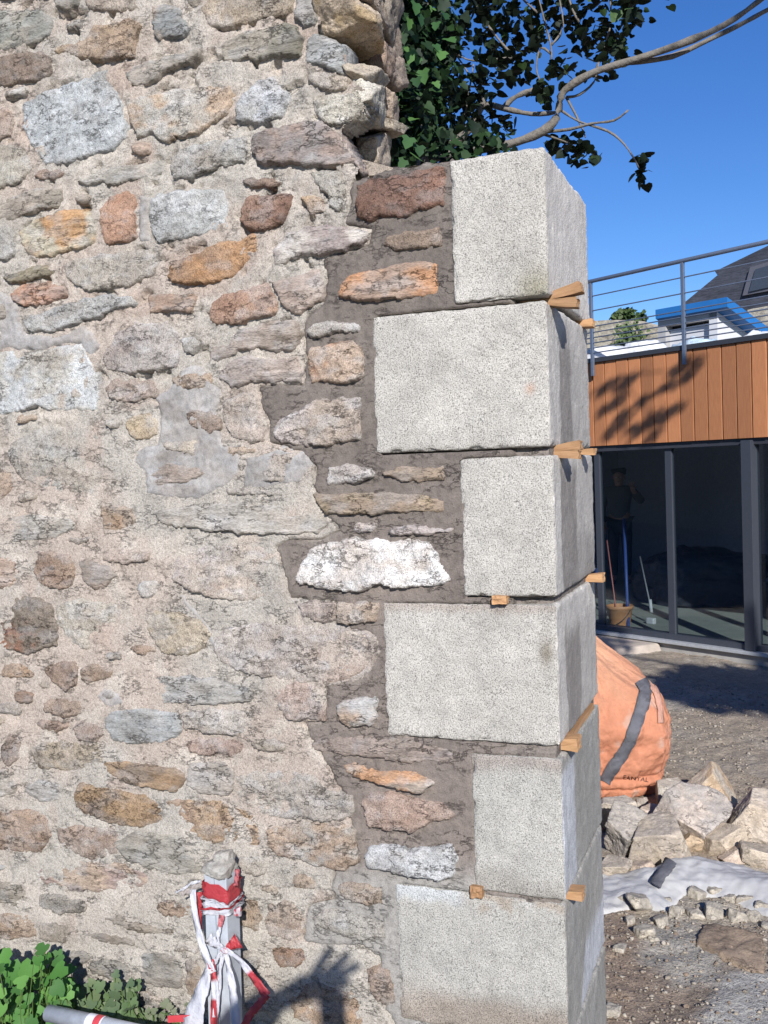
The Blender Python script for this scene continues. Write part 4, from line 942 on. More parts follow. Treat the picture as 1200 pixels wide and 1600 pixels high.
wc = np.tile(A(230,228,226), (len(Pw), 1))*(1+.05*fbm(pw3*5, 3)[:, None]); dirt = sst(.2, .6, fbm(pw3*4+40, 4)+.25*sst(.06, 0, sdw))[:, None]; wc = wc*(1-dirt*.5)+A(180,168,150)*dirt*.5
Vw, Qw2, wc2 = compact(np.stack([Pw[:, 0], Pw[:, 1], hw], 1), Qw, sdw > -.02, np.clip(wc, 0, .9))
wo = np.array([*wp.mean(0), GZ])
wsack = empty('flattened_sack', wo, 'empty white woven sack lying flat among the rubble, with a dark strap', 'sack')
put('sack_sheet', new_mesh('sack_sheet', Vw-wo, Qw2, True, wc2), fabric('white_woven_sheet', None, 300, .6, 0, .003), wsack)
bvw = BVHTree.FromPolygons([Vector(v) for v in Vw], [tuple(int(i) for i in f) for f in Qw2])
ribbon_on([(1050,1350),(1042,1360),(1033,1372),(1022,1388)], 17, 'strap', M_strap, wsack, tree=bvw, lift=.016)

# ------------------------------------------------------------------ glazed building with wooden cladding
F1 = at_z(935, 984, -.33); F2 = at_z(1200, 1020, -.33); E_ = F2-F1; E_[2] = 0; E_ /= np.linalg.norm(E_)
NB = np.array([-E_[1], E_[0], 0.0])                                    # away from the camera
if np.dot(NB, F1-CAM) < 0: NB = -NB
UZ = np.array([0, 0, 1.0])
def fs(u, v, back=0.0): q = at_plane(u, v, F1+NB*back, NB); return float(np.dot(q-F1, E_)), float(q[2])
def fp(s, z, back=0.0): return F1+E_*s+UZ*(z-F1[2])+NB*back
def fbox(mb, s0, s1, z0, z1, b0, b1): return mb.box(fp(s0, z0, b0), E_*(s1-s0), NB*(b1-b0), UZ*(z1-z0))
zt_c = fs(1064, 548)[1]; z_head = fs(1064, 690)[1]; z_cop = fs(1064, 541)[1]; z_flo = -.33
bld = empty('glazed_building', fp(1.5, GZ, 1.0), 'low modern building with vertical wooden cladding above dark framed glazing', 'building')
M_board = wood_material('cedar_cladding', lin((220,152,102))*.76, lin((172,106,66))*.76, (9, 9, .8))
M_dark = plain('anthracite_metal', (.035, .037, .045), .45, 0.0, .5, .08)
M_frame = plain('dark_blue_grey_aluminium', (.042, .047, .06), .4, 0.0, .5, .06)
M_room = plain('grey_plaster', (.42, .42, .49), .9); M_floor = plain('screed_floor', A(168,172,158), .8, 0, .3, .1, 5)  # room plaster is one even bluish grey
M_zinc = plain('galvanised_steel', (.42, .45, .49), .5, .2, .5, .16, 26); M_steelrail = plain('brushed_steel', (.16, .19, .25), .4, .5, .5, .1)
seams = [fs(u, 548+(1064-u)*.13)[0] for u in (925.7,945,963.7,983,1002.5,1022.5,1043,1064,1085.7,1106.7,1129,1151.7,1175.7,1198)]
bw = (seams[-1]-seams[0])/(len(seams)-1)
s_ = seams[0]-bw*24; rb = random.Random(3)
while s_ < seams[-1]+bw*22:
    b = fbox(MB(), s_+.007, s_+bw-.007, z_head, zt_c, -.008*rb.random(), .022).build('board', M_board, bld, bevel=.002); s_ += bw
SL, SR = seams[0]-bw*24, seams[-1]+bw*22
fbox(MB(), SL, SR, z_head-.02, zt_c-.01, .025, .20).build('cladding_backing', M_dark, bld)
fbox(MB(), SL, SR, zt_c, z_cop+.005, -.03, .30).build('coping', M_dark, bld, bevel=.004)
fbox(MB(), SL, SR, z_head-.06, z_head, .03, .22).build('window_head', M_dark, bld)
fbox(MB(), SL, SR, z_cop-.30, z_cop-.06, .30, 6.0).build('terrace_slab', M_room, bld)
# room
fbox(MB(), SL, SR, z_flo-.14, z_flo-.02, .02, 6.0).build('floor_slab', M_floor, bld)
fbox(MB(), SL, SR, z_flo-.02, z_cop-.3, 5.0, 5.2).build('back_wall', M_room, bld)
fbox(MB(), SL-.2, SL, z_flo-.14, z_cop-.06, .02, 6.0).build('side_wall', M_room, bld)
fbox(MB(), SR, SR+.2, z_flo-.14, z_cop-.06, .02, 6.0).build('side_wall', M_room, bld)
# frames
zb_ = z_flo; zh_ = z_head-.10
def mullion(u0, u1, b0=.06, b1=.11): 
    s0 = fs(u0, 850)[0]; s1 = fs(u1, 850)[0]; fbox(MB(), s0, s1, zb_, z_head-.02, b0, b1).build('mullion', M_frame, bld, bevel=.003); return s0, s1
mL = mullion(926, 934); m1 = mullion(1036, 1046); m2 = mullion(1162, 1178, -.02, .12)
wide = m1[0]-mL[1]; ext = [(m2[1]+wide, .08), (m2[1]+2*wide, .08)]
edges = [(mL[1], m1[0]), (m1[1], m2[0])]
prev = m2[1]
for a, w in ext:
    fbox(MB(), a, a+w, zb_, z_head-.02, .03, .14).build('mullion', M_frame, bld, bevel=.003); edges.append((prev, a)); prev = a+w
edges.append((mL[0]-wide, mL[0]))
fbox(MB(), SL, SR, zb_-.02, zb_+.05, .02, .15).build('bottom_rail', M_frame, bld, bevel=.003)
fbox(MB(), SL, SR, zb_-.035, zb_-.005, -.06, .04).build('sill', plain('light_aluminium', (.42, .43, .44), .5, .3), bld, bevel=.003)
def glass_material():
    m, n, l, p = mat_new('window_glass'); n.remove(p); out = n['Material Output']
    t = n.new('ShaderNodeBsdfTransparent'); t.inputs['Color'].default_value = (.78, .82, .84, 1); g = n.new('ShaderNodeBsdfGlossy'); g.inputs['Roughness'].default_value = .02
    g.inputs['Color'].default_value = (.9, .92, .95, 1); lw = n.new('ShaderNodeLayerWeight'); lw.inputs['Blend'].default_value = .5; pw = n.new('ShaderNodeMath'); pw.operation = 'POWER'; pw.inputs[1].default_value = 4.0; l.new(lw.outputs['Facing'], pw.inputs[0]); fr = n.new('ShaderNodeMath'); fr.operation = 'MULTIPLY_ADD'; fr.inputs[1].default_value = .45; fr.inputs[2].default_value = .06; l.new(pw.outputs[0], fr.inputs[0])
    mx = n.new('ShaderNodeMixShader'); l.new(fr.outputs[0], mx.inputs['Fac']); l.new(t.outputs[0], mx.inputs[1]); l.new(g.outputs[0], mx.inputs[2]); l.new(mx.outputs[0], out.inputs['Surface']); return m
M_glass = glass_material()
for a, b in edges: fbox(MB(), a-.01, b+.01, zb_+.05, z_head-.02, .08, .088).build('pane', M_glass, bld)
# grey plinth strip and threshold
fbox(MB(), SL, SR, GZ-.2, zb_-.035, .0, .10).build('plinth', plain('concrete_plinth', A(176,172,166), .9, 0, .2, .15, 8, .003), bld)
thr = MB().hexa([fp(-.2, GZ-.1, -.75), fp(.78, GZ-.1, -.7), fp(.9, GZ-.1, -.02), fp(-.2, GZ-.1, -.02), fp(-.2, z_flo-.05, -.62), fp(.66, z_flo-.06, -.55), fp(.82, z_flo-.045, -.02), fp(-.2, z_flo-.045, -.02)]).build('concrete_step', plain('pale_concrete', A(192,176,160), .9, 0, .2, .2, 7, .004), None, bevel=.02)
tag(thr, 'rough pale concrete step below the left glass pane', 'step')

# railing on the terrace edge
rail_pts = [(918,433),(1200,385)]
rz = fs(1064, 410)[1]
rail = empty('terrace_railing', fp(1.0, z_cop, -.05), 'grey steel railing with thin horizontal bars along the terrace edge', 'railing')
MB().tube([fp(SL, rz, -.05), fp(SR, rz, -.05)], .021, 12).build('handrail', M_steelrail, rail, True)
sA = fs(929, 500)[0]; sB = fs(1073, 500)[0]; dS = sB-sA
for k in range(-1, 5):
    s0 = sA+dS*k
    if SL < s0 < SR: fbox(MB(), s0-.018, s0+.018, z_cop-.19, rz-.015, -.065, -.035).build('post', M_steelrail, rail, bevel=.004)
for v in (434, 459, 486, 496, 505, 514, 522.5, 531):
    z = fs(1072, v)[1]; MB().tube([fp(SL, z, -.05), fp(SR, z, -.05)], .0065, 6).build('bar', M_steelrail, rail, True)

# things inside the building
def pole(s0, b0, s1, z1, b1, r, mat, name, label, cat, z0=None):
    o = MB().tube([fp(s0, z_flo if z0 is None else z0, b0), fp(s1, z1, b1)], r, 10).build(name, mat, None, True); tag(o, label, cat); return o
sb, _ = fs(972, 985, .45); bk = .42
M_bucket = plain('orange_plastic', A(236,160,92), .5, 0, .5, .05)
bz0 = z_flo-.02; V = []; nseg = 28
lv = [(0, .10), (.02, .112), (.20, .140), (.205, .150), (.235, .152), (.24, .146), (.235, .138), (.03, .105), (.03, .0)]
for z, r in lv:
    for k in range(nseg): a = 2*math.pi*k/nseg; V.append(fp(sb, bz0+z, bk)+np.array([r*math.cos(a), r*math.sin(a), 0]))
Fk = [(i*nseg+k, i*nseg+(k+1) % nseg, (i+1)*nseg+(k+1) % nseg, (i+1)*nseg+k) for i in range(len(lv)-1) for k in range(nseg)]; Fk.append(tuple(range(nseg))[::-1])
bucket = empty('bucket', fp(sb, bz0, bk), 'orange plastic bucket standing behind the left glass pane', 'bucket')
MB().add(V, Fk).build('bucket_body', M_bucket, bucket, True)
hd = [fp(sb, bz0+.2, bk)+np.array(E_)*.15*math.cos(a)-NB*(.15*abs(math.sin(a))+.0)+UZ*(-.17*math.sin(a)) for a in np.linspace(0, math.pi, 14)]
MB().tube(hd, .005, 6).build('handle', M_dark, bucket, True)
def sz(u, v, back): return fs(u, v, back)
bl = plain('blue_paint', A(58,100,190)*.7, .5, 0, .5, .08)
s1, z1 = sz(962, 812, .75); s0, _ = sz(983, 960, .4); pole(s0, .38, s1, z1, .9, .018, bl, 'blue_pole', 'long blue pole leaning inside behind the orange bucket', 'pole')
s1, z1 = sz(944, 845, .7); s0, zq = sz(969, 955, .45); pole(s0, .40, s1, z1, .75, .007, plain('red_handle', A(214,120,104), .5), 'broom_handle', 'thin red stick standing in the orange bucket', 'stick', z0=zq-.1)
s1, z1 = sz(936, 888, .5); s0, _ = sz(949, 975, .35); pole(s0, .30, s1, z1, .45, .020, bl, 'blue_tube', 'short blue tube leaning at the left window frame', 'tube')
br = empty('scrubbing_brush', fp(*sz(1018, 958, .8), .8), 'white long handled scrubbing brush standing on the sunlit floor', 'brush')
s1, z1 = sz(1000, 870, 1.2); s0, z0 = sz(1016, 945, .8); M_white = plain('white_plastic', A(222,222,220), .5)
MB().tube([fp(s0, z0, .8), fp(s1, z1, 1.2)], .009, 8).build('handle', plain('grey_handle', A(150,150,152), .5), br, True)
s0b, z0b = sz(1018, 957, .78); MB().tube([fp(s0, z0+.06, .8), fp(s0b, z0b, .78)], .018, 8).build('socket', M_white, br, True)
fbox(MB(), s0b-.05, s0b+.05, z_flo-.02, z_flo+.05, .74, .80).build('brush_head', M_white, br, bevel=.01)
# dark plastic heap
hs_, hz_ = sz(1085, 940, 2.4); o = rock('tarpaulin_heap', fp(hs_, z_flo+.3, 2.6), (1.9, 1.3, .75), 901, fabric('black_film', (.05, .05, .065, 1), 300, .35), None, (0, 0, -.4), sub=5, rough=2.0)
tag(o, 'dark plastic sheeting heaped on the floor behind the second pane', 'tarpaulin')

# ------------------------------------------------------------------ house, garden wall and sacks beyond the terrace
def hp(u, v, back): return at_plane(u, v, F1+NB*back, NB)
def slab_px(mb, px, back, thick, shear=0.0):
    a = [hp(u, v, back) for u, v in px]; n_ = len(a); b = [q+NB*thick+UZ*shear*thick for q in a]
    return mb.add(a+b, [tuple(range(n_))[::-1], tuple(range(n_, 2*n_))]+[(i, (i+1) % n_, (i+1) % n_+n_, i+n_) for i in range(n_)])
house = empty('slate_roofed_house', hp(1110, 600, 12), 'house under a grey slate roof with blue edged dormer behind the terrace', 'house')
M_slate = mineral('slate_roof', fine=9, grain=.35, coarse=2.2, base=(.058, .062, .08, 1), b1=.03, b2=.01, stretch=(.4, .4, 2.5))
M_render = plain('white_render', A(222,222,226), .9, 0, .2, .06, 3); M_grey = plain('grey_render', A(182,180,178), .9, 0, .2, .12, 2)
M_blue = plain('blue_membrane', lin((42,128,206))*.6, .6, 0, .4, .08, 3)
slab_px(MB(), [(1058,482),(1121,430),(1117,424),(1212,378),(1320,330),(1320,620),(1058,620)], 14.0, 5.0).build('roof', M_slate, house)
slab_px(MB(), [(1028,489),(1120,473),(1120,498),(1040,510),(1040,600),(1028,600)], 10.0, .3).build('dormer_front', M_grey, house); dfr = bpy.context.scene.collection.objects[-1] if False else [o for o in house.children if o.name.startswith('dormer_front')][0]
slab_px(MB(), [(1040,500),(1121,488),(1121,600),(1040,600)], 10.25, .1).build('window_recess', plain('lintel_shadow', (.02, .02, .025)), dfr)  # near-black slab stands in for the shadow under the lintel
slab_px(MB(), [(1041,517),(1117,503),(1117,600),(1041,600)], 10.16, .06).build('shutter', M_render, dfr)
slab_px(MB(), [(1117,494),(1122,493),(1122,600),(1117,600)], 10.05, .2).build('window_jamb', M_grey, dfr)
a0 = hp(1121, 473, 10.0); a1 = hp(1121, 640, 10.0); bk_ = NB*3.2+E_*.0
MB().add([a0, a0+NB*3.2-UZ*1.15, a1+NB*3.2, a1, a0-E_*.2, a0+NB*3.2-UZ*1.15-E_*.2, a1+NB*3.2-E_*.2, a1-E_*.2], [(0, 1, 2, 3), (7, 6, 5, 4), (0, 4, 5, 1), (1, 5, 6, 2), (3, 2, 6, 7), (0, 3, 7, 4)]).build('dormer_side', M_render, house)
c0, c1 = hp(1024, 484, 9.85), hp(1136, 464, 9.85); dn = -UZ*.20; drop = NB*3.5-UZ*1.25
MB().hexa([c0+dn, c1+dn, c1+dn+drop, c0+dn+drop, c0, c1, c1+drop, c0+drop]).build('dormer_roof', M_blue, house)
slab_px(MB(), [(1172,418),(1222,402),(1214,452),(1160,462)], 13.9, .2).build('skylight', plain('skylight_frame', (.10, .10, .12)), house); sky_l = [o for o in house.children if o.name.startswith('skylight')][0]
slab_px(MB(), [(1180,421),(1222,408),(1214,446),(1170,456)], 13.86, .1).build('pane', plain('skylight_glass', (.05, .06, .08), .15), sky_l)
M_far = mineral('far_rubble_masonry', fine=5, grain=.5, coarse=3.0, base=A4(196,184,160), b1=.04, b2=.02, stretch=(1, 1, 1.8))
slab_px(MB(), [(1168,484),(1320,455),(1320,640),(1168,640)], 13.3, .5).build('gable_wall', M_far, house)
gw = slab_px(MB(), [(880,504),(950,500),(985,500),(1024,510),(1080,515),(1080,640),(880,640)], 15.0, .6).build('garden_wall', M_far, None)
tag(gw, 'old stone garden wall seen through the railing on the left', 'wall')
M_wsack = fabric('white_sack_fabric', A4(236,238,240), 200)
for i, (u, v, w, h_, back, lb) in enumerate([(972, 548, .85, .30, 1.0, 'white sack heap on the terrace between the two railing posts'), (1010, 545, .62, .42, 1.4, 'taller pointed white sack right of the white heap'),
                                            (1078, 538, .62, .26, 1.0, 'white and blue sack on the terrace behind the right railing post'), (1160, 528, .7, .24, 1.2, 'small white sack on the terrace before the white dormer side')]):
    q = hp(u, v, back); o = rock('terrace_sack', (q[0], q[1], z_cop-.06+h_*.42), (w, w*.7, h_), 700+i, M_wsack if i != 2 else fabric('blue_white_sack', A4(190,214,232), 200), None, (0, .1*i, i), sub=4, rough=2.2)
    tag(o, lb, 'sack')
q = hp(1192, 527, 1.0); o = rock('terrace_sack', (q[0], q[1], z_cop), (.5, .4, .22), 731, M_blue, None, (0, 0, .3), sub=4, rough=2.0); tag(o, 'bright blue sack at the right end of the terrace', 'sack')

# ------------------------------------------------------------------ leaves
def leaf_material(name, c1, c2, rough=.45, trans=.25):
    m, n, l, p = mat_new(name); tc = n.new('ShaderNodeTexCoord')
    at = n.new('ShaderNodeAttribute'); at.attribute_name = 'tone'
    f = noise(n, l, tc.outputs['Object'], 60, 3)
    c = mixc(n, l, 'MULTIPLY', 1.0, at.outputs['Color'], ramp(n, l, f, [(.3, .8), (.7, 1.15)]))
    l.new(c, p.inputs['Base Color']); p.inputs['Roughness'].default_value = rough; p.inputs['Specular IOR Level'].default_value = .22
    out = n['Material Output']; tr = n.new('ShaderNodeBsdfTranslucent'); l.new(c, tr.inputs['Color'])
    mx = n.new('ShaderNodeMixShader'); mx.inputs['Fac'].default_value = trans
    l.new(p.outputs[0], mx.inputs[1]); l.new(tr.outputs[0], mx.inputs[2]); l.new(mx.outputs[0], out.inputs['Surface']); return m
M_leaf = leaf_material('leaf_surface', None, None, .6, .12)
# outlines: x across, y along, tip at +y; z gives the fold
HEART = np.array([(0,0,0),(.30,-.10,.05),(.52,.12,.10),(.48,.45,.08),(.26,.78,.03),(0,1.02,-.04),(-.26,.78,.03),(-.48,.45,.08),(-.52,.12,.10),(-.30,-.10,.05),(0,.42,-.02)])
IVY = np.array([(0,0,0),(.28,-.12,.03),(.55,.12,.06),(.34,.32,.04),(.36,.58,.04),(0,1.0,-.05),(-.36,.58,.04),(-.34,.32,.04),(-.55,.12,.06),(-.28,-.12,.03),(0,.36,-.02)])
LOBED = np.array([(0,0,0),(.30,.02,.04),(.58,.22,.08),(.50,.46,.06),(.30,.50,.02),(.34,.78,.05),(.0,.98,.0),(-.34,.78,.05),(-.30,.50,.02),(-.50,.46,.06),(-.58,.22,.08),(-.30,.02,.04),(0,.42,-.04)])
def leaf_tris(T): n_ = len(T)-1; return np.array([(n_, i, (i+1) % n_) for i in range(n_)])
def frames(nrm, tip):
    z = nrm/np.linalg.norm(nrm, axis=1)[:, None]; y = tip-(tip*z).sum(1)[:, None]*z; y /= np.linalg.norm(y, axis=1)[:, None]+1e-9
    return np.stack([np.cross(y, z), y, z], 2)
def leaf_mesh(name, T, pos, nrm, tip, size, col, org):
    R_ = frames(nrm, tip); V = np.einsum('nij,kj->nki', R_, T)*size[:, None, None]+pos[:, None, :]
    F = leaf_tris(T); k = len(T); FF = (F[None]+(np.arange(len(pos))*k)[:, None, None]).reshape(-1, 3)
    return new_mesh(name, V.reshape(-1, 3)-org, FF, False, np.repeat(col, k, 0))
def blob_points(r_, c, rad, n_):
    d = r_.normal(size=(n_, 3)); d /= np.linalg.norm(d, axis=1)[:, None]; return np.array(c)+d*(np.array(rad)*(r_.uniform(size=(n_, 1))**.45))
def leafset(r_, pts, size, cols, up=(0, -.3, .8), spread=.7, droop=.6):
    n_ = len(pts); nrm = np.array(up)+r_.normal(0, spread, (n_, 3)); tip = r_.normal(0, .6, (n_, 3))+np.array([0, 0, -droop])
    c = np.array(cols)[r_.randint(len(cols), size=n_)]*r_.uniform(.75, 1.25, (n_, 1)); return nrm, tip, size*r_.uniform(.5, 1.3, n_), c

# ------------------------------------------------------------------ tree behind the wall
M_bark = mineral('grey_bark', fine=60, grain=.3, coarse=14, base=A4(132,124,114), b1=.01, b2=.004)
TY = 1.9
def tp(u, v, dy=0.0): return at_y(u, v, TY+dy)
tb = tp(655, 900); tree = empty('leaning_tree', (tb[0], tb[1], GZ), 'tree with long bare grey branch leaning out above the granite column', 'tree'); TO = np.array(tree.location)
def px_branch(mb, pts, r0, r1, dy0=0.0, dy1=0.0, seed=1, n_=9):
    r_ = np.random.RandomState(seed); pp = [np.array(tp(u, v, dy0+(dy1-dy0)*i/(len(pts)-1))) for i, (u, v) in enumerate(pts)]
    out = []
    for i in range(len(pp)-1):                                         # smooth in between
        p0, p1, p2, p3_ = pp[max(i-1, 0)], pp[i], pp[i+1], pp[min(i+2, len(pp)-1)]
        for t in (0, .33, .66): out.append(.5*((2*p1)+(-p0+p2)*t+(2*p0-5*p1+4*p2-p3_)*t*t+(-p0+3*p1-3*p2+p3_)*t**3))
    out.append(pp[-1]); k = len(out)
    rad = [(r0+(r1-r0)*i/(k-1))*(1+.1*r_.normal()) for i in range(k)]
    mb.tube(out, rad, n_); return out
tk = MB()
px_branch(tk, [(655,900),(650,600),(655,300),(648,120),(640,-40),(650,-300)], .10, .06)
px_branch(tk, [(640,262),(690,244),(745,234),(800,224),(848,205),(870,183),(876,152),(890,135),(930,112),(985,95),(1060,70),(1130,40),(1185,2),(1260,-60),(1330,-130)], .023, .011, 0, -.1, 3)
px_branch(tk, [(985,97),(1050,88),(1120,56),(1165,34),(1210,10),(1300,-30)], .013, .008, -.04, .1, 4)
px_branch(tk, [(655,250),(720,215),(745,180),(758,163),(790,170),(830,178),(868,176)], .024, .008, 0, 0, 5)
px_branch(tk, [(785,172),(800,155),(822,144),(835,140)], .014, .010, 0, 0, 6)
px_branch(tk, [(852,206),(890,202),(925,193),(960,188),(982,172)], .008, .004, 0, -.1, 7)
px_branch(tk, [(876,172),(905,190),(950,205),(975,225),(992,250),(998,262)], .006, .003, 0, -.15, 8, 6)
px_branch(tk, [(885,152),(905,148),(928,128),(935,100)], .007, .004, 0, 0, 9, 6)
for i, pts in enumerate([[(858,125),(862,80),(850,30),(835,-30)],[(862,85),(845,75),(838,105),(843,125)],[(862,70),(880,40),(870,-20)],[(795,80),(770,50),(745,10),(735,-40)],[(800,90),(740,95),(715,85)],
                          [(760,165),(735,120),(712,85),(690,60)],[(840,20),(810,-10),(790,-50)],[(885,152),(905,190),(915,215)],[(850,210),(885,222),(905,235)],[(720,215),(730,160),(740,100)],[(905,35),(890,0),(900,-50)],[(930,112),(945,70),(955,30),(950,-30)]]):
    px_branch(tk, pts, .006, .003, .0, .05*(i % 3-1), 20+i, 6)
far_ = [hp(u, v, 0.0) for u, v in ((925,612),(965,590),(1010,640),(1085,575))]; far_ = [w_-SUN*((w_[1]-2.1)/SUN[1]) for w_ in far_]
tip_ = np.array(tp(1330, -130, -.1)); tk.tube([tip_, tip_*.5+far_[0]*.5+np.array([0, 0, .3]), far_[0], far_[1], far_[3]], [.016, .014, .012, .009, .004], 7); tk.tube([far_[1], far_[2]], [.007, .003], 6)
tk.build('trunk', M_bark, tree, True)
cl = [(735,20,42,60),(770,10,35,40),(800,22,30,30),(832,28,26,30),(870,18,40,60),(902,45,38,55),(950,28,48,80),(985,18,24,30),(940,78,44,70),(968,78,28,30),(760,62,32,30),(800,58,28,26),(842,62,28,26),(790,92,34,40),(812,102,26,26),(750,112,32,36),(778,118,32,36),(738,152,34,50),(715,160,42,80),(758,190,38,60),(785,196,22,24),(892,108,26,22),(845,140,20,24),(872,112,18,12),(690,205,40,60),(720,235,40,40),
      (680,150,44,70),(690,60,44,80),(665,20,44,90),(640,110,40,70),(655,190,40,70),(640,240,34,50),(870,222,20,18),(900,230,22,24),(912,246,20,20),(928,238,12,9),(1003,250,14,14),(1005,274,13,12),(850,150,14,10),(1000,-30,60,60),(900,-60,70,90),(780,-60,80,120),(680,-70,90,150),(650,-190,120,160),(800,-180,120,160),(930,-160,90,110)]
r_ = np.random.RandomState(5); pts = []
for u, v, rp, n_ in cl:
    c = tp(u, v, r_.uniform(-.15, .25)); rr = rp/FPX*4.6; pts.append(blob_points(r_, c, (rr, rr*1.6, rr), int(n_*(.85 if u > 715 else 1.0))))
clad = [(955,598,9,10),(972,604,10,12),(988,590,8,8),(1000,628,9,10),(965,628,10,12),(1018,655,12,16),(1040,650,10,12),(1055,640,8,8),(975,652,12,16),(945,640,9,10),(958,672,12,16),(990,675,12,14),(1022,680,10,10),(1060,575,10,12),(1082,572,11,14),(1070,590,8,8),(1030,612,7,6),(1046,604,6,5),(940,612,7,7)]
for u, v, rp, n_ in clad:
    w_ = hp(u, v, 0.0); t = (w_[1]-2.1)/SUN[1]; c = w_-SUN*t; rr = rp/FPX*11.3; pts.append(blob_points(r_, c, (rr, rr, rr), n_*5))
pts = np.vstack(pts); dark = [np.array([.012,.022,.011]), np.array([.017,.030,.014]), np.array([.010,.017,.010])]  # near-black greens: shade put into the leaf colour
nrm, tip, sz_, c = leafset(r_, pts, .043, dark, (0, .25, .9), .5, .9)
lit = r_.uniform(size=len(pts)) < .05; c[lit] = np.array([.06, .11, .035])  # a few random leaves painted lighter, as if sunlit
o = put('crown', leaf_mesh('crown', HEART, pts, nrm, tip, sz_, c, TO), M_leaf, tree, kind='stuff')

# ivy on the trunk and the broken wall end
iv = empty('ivy', tuple(at_y(640, 700, 1.0)[:2])+(GZ,), 'dark glossy ivy climbing behind the broken end of the old wall', 'ivy'); IO = np.array(iv.location)
r_ = np.random.RandomState(9); pts = []
for u, v, rp, n_, y in [(630,20,45,150,.95),(660,60,50,190,1.15),(635,90,40,120,.95),(690,40,40,80,1.25),(660,130,48,150,1.1),(640,170,36,100,.9),(692,105,30,45,1.3),(625,140,20,40,.75),(650,215,36,90,.95),(625,240,24,50,.8),(682,180,28,45,1.2),(735,225,34,60,1.5),(700,238,36,80,1.3),(620,-40,60,150,1.0),(690,-60,70,200,1.3),(770,230,30,60,1.6),(650,-160,80,180,1.1)]:
    c = at_y(u, v, y); rr = rp/FPX*(y+2.9); pts.append(blob_points(r_, c, (rr, .18, rr), n_))
pts = np.vstack(pts); gi = [np.array([.010,.024,.010]), np.array([.014,.034,.013]), np.array([.008,.018,.009]), np.array([.022,.05,.016])]  # shade on the ivy put into these very dark greens
nrm, tip, sz_, c = leafset(r_, pts, .043, gi, (.1, -.3, .6), .75, .8)
put('foliage', leaf_mesh('foliage', IVY, pts, nrm, tip, sz_, c, IO), M_leaf, iv, kind='stuff')
st = MB()
for u in (632, 648, 668): st.tube([at_y(u, 700, 1.3), at_y(u+6, 400, 1.3), at_y(u-4, 200, 1.25), at_y(u+5, 40, 1.25), at_y(u, -120, 1.25)], .012, 6)
st.build('stem', M_bark, iv, True)
# front leaves one can pick apart, sunlight painted in as lighter greens
lms = []
for tone in ((.035,.09,.028),(.05,.12,.035),(.022,.06,.022),(.07,.15,.04)):
    lm = new_mesh('leaf', IVY, leaf_tris(IVY), False, np.tile(np.array(tone), (len(IVY), 1))); lm.materials.append(M_leaf); lms.append(lm)
near_leaves = [(622,20),(640,30),(655,22),(668,40),(682,35),(630,50),(648,55),(664,62),(680,70),(642,78),(626,75),(655,90),(672,95),(690,100),(612,100),(628,105),(640,115),(622,118),(650,122),(608,128),(662,135),(680,128),(700,120),(616,150),(634,142),(628,165),(640,172),(612,185),(630,195),(648,185),(660,170),(618,205),(640,215),(606,235),(614,245),(622,232),(632,250),(645,240),(655,228),(618,258),(604,225),(690,80),(705,95),(700,60),(712,75),(598,255),(610,170),(603,110),(606,60),(612,40),(608,15),(625,8),(650,5),(676,12),(695,20),(660,110),(645,140),(672,150)]
for i, (u, v) in enumerate(near_leaves):
    y = .62+.25*r_.uniform()+(.25 if u > 660 else 0); p = at_y(u, v, y); s = .040*r_.uniform(.7, 1.4)
    fr_ = frames(np.array([[.3+r_.normal(0, .55), -.55+r_.normal(0, .45), .5+r_.normal(0, .45)]]), np.array([[r_.normal(0, .5), 0, -1.]]))[0]
    o = bpy.data.objects.new('leaf', lms[i*7 % 4]); COL.objects.link(o); o.parent = iv
    o.matrix_local = Matrix.Translation(Vector(p-IO)) @ Matrix([list(fr_[0])+[0], list(fr_[1])+[0], list(fr_[2])+[0], [0, 0, 0, 1]]) @ Matrix.Scale(s, 4)

# big tree on the near side, outside the picture; its shade falls on the cladding, the yard and the leaning tree
bt = empty('roadside_tree', (5.6, -3.0, -.3), 'tall leafy tree to the right of the opening casting dappled shade', 'tree'); B0 = np.array(bt.location)
tb_ = MB(); tb_.tube([(5.6,-3.0,-.5),(5.5,-2.95,2),(5.3,-2.9,4.2),(5.2,-2.8,5.2),(5.0,-2.6,5.9)], [.20,.17,.13,.08,.03], 12)
r_ = np.random.RandomState(15); pts = []
big = [((4.3,-2.0,4.35),(1.0,.75,.36),1300),((5.4,-2.2,4.5),(1.1,1.0,.45),1500),((6.6,-2.8,4.8),(1.2,1.2,.6),600),
       ((3.05,-2.3,5.55),(.9,.8,.55),900),((2.35,-2.3,5.1),(.5,.5,.35),330)]
for c, rad, n_ in big:
    pts.append(blob_points(r_, c, rad, n_)); tb_.tube([(5.25,-2.85,max(3.6, c[2]-1.3)), ((5.25+c[0])/2, (-2.85+c[1])/2, c[2]-.25), c], [.05,.035,.012], 6)
pts = np.vstack(pts); nrm, tip, sz_, c = leafset(r_, pts, .13, [np.array([.04,.08,.025]), np.array([.05,.10,.03])], (0, 0, .9), .6, .6)
tb_.build('trunk', M_bark, bt, True)
put('crown', leaf_mesh('crown', HEART, pts, nrm, tip, sz_, c, B0), M_leaf, bt, kind='stuff')

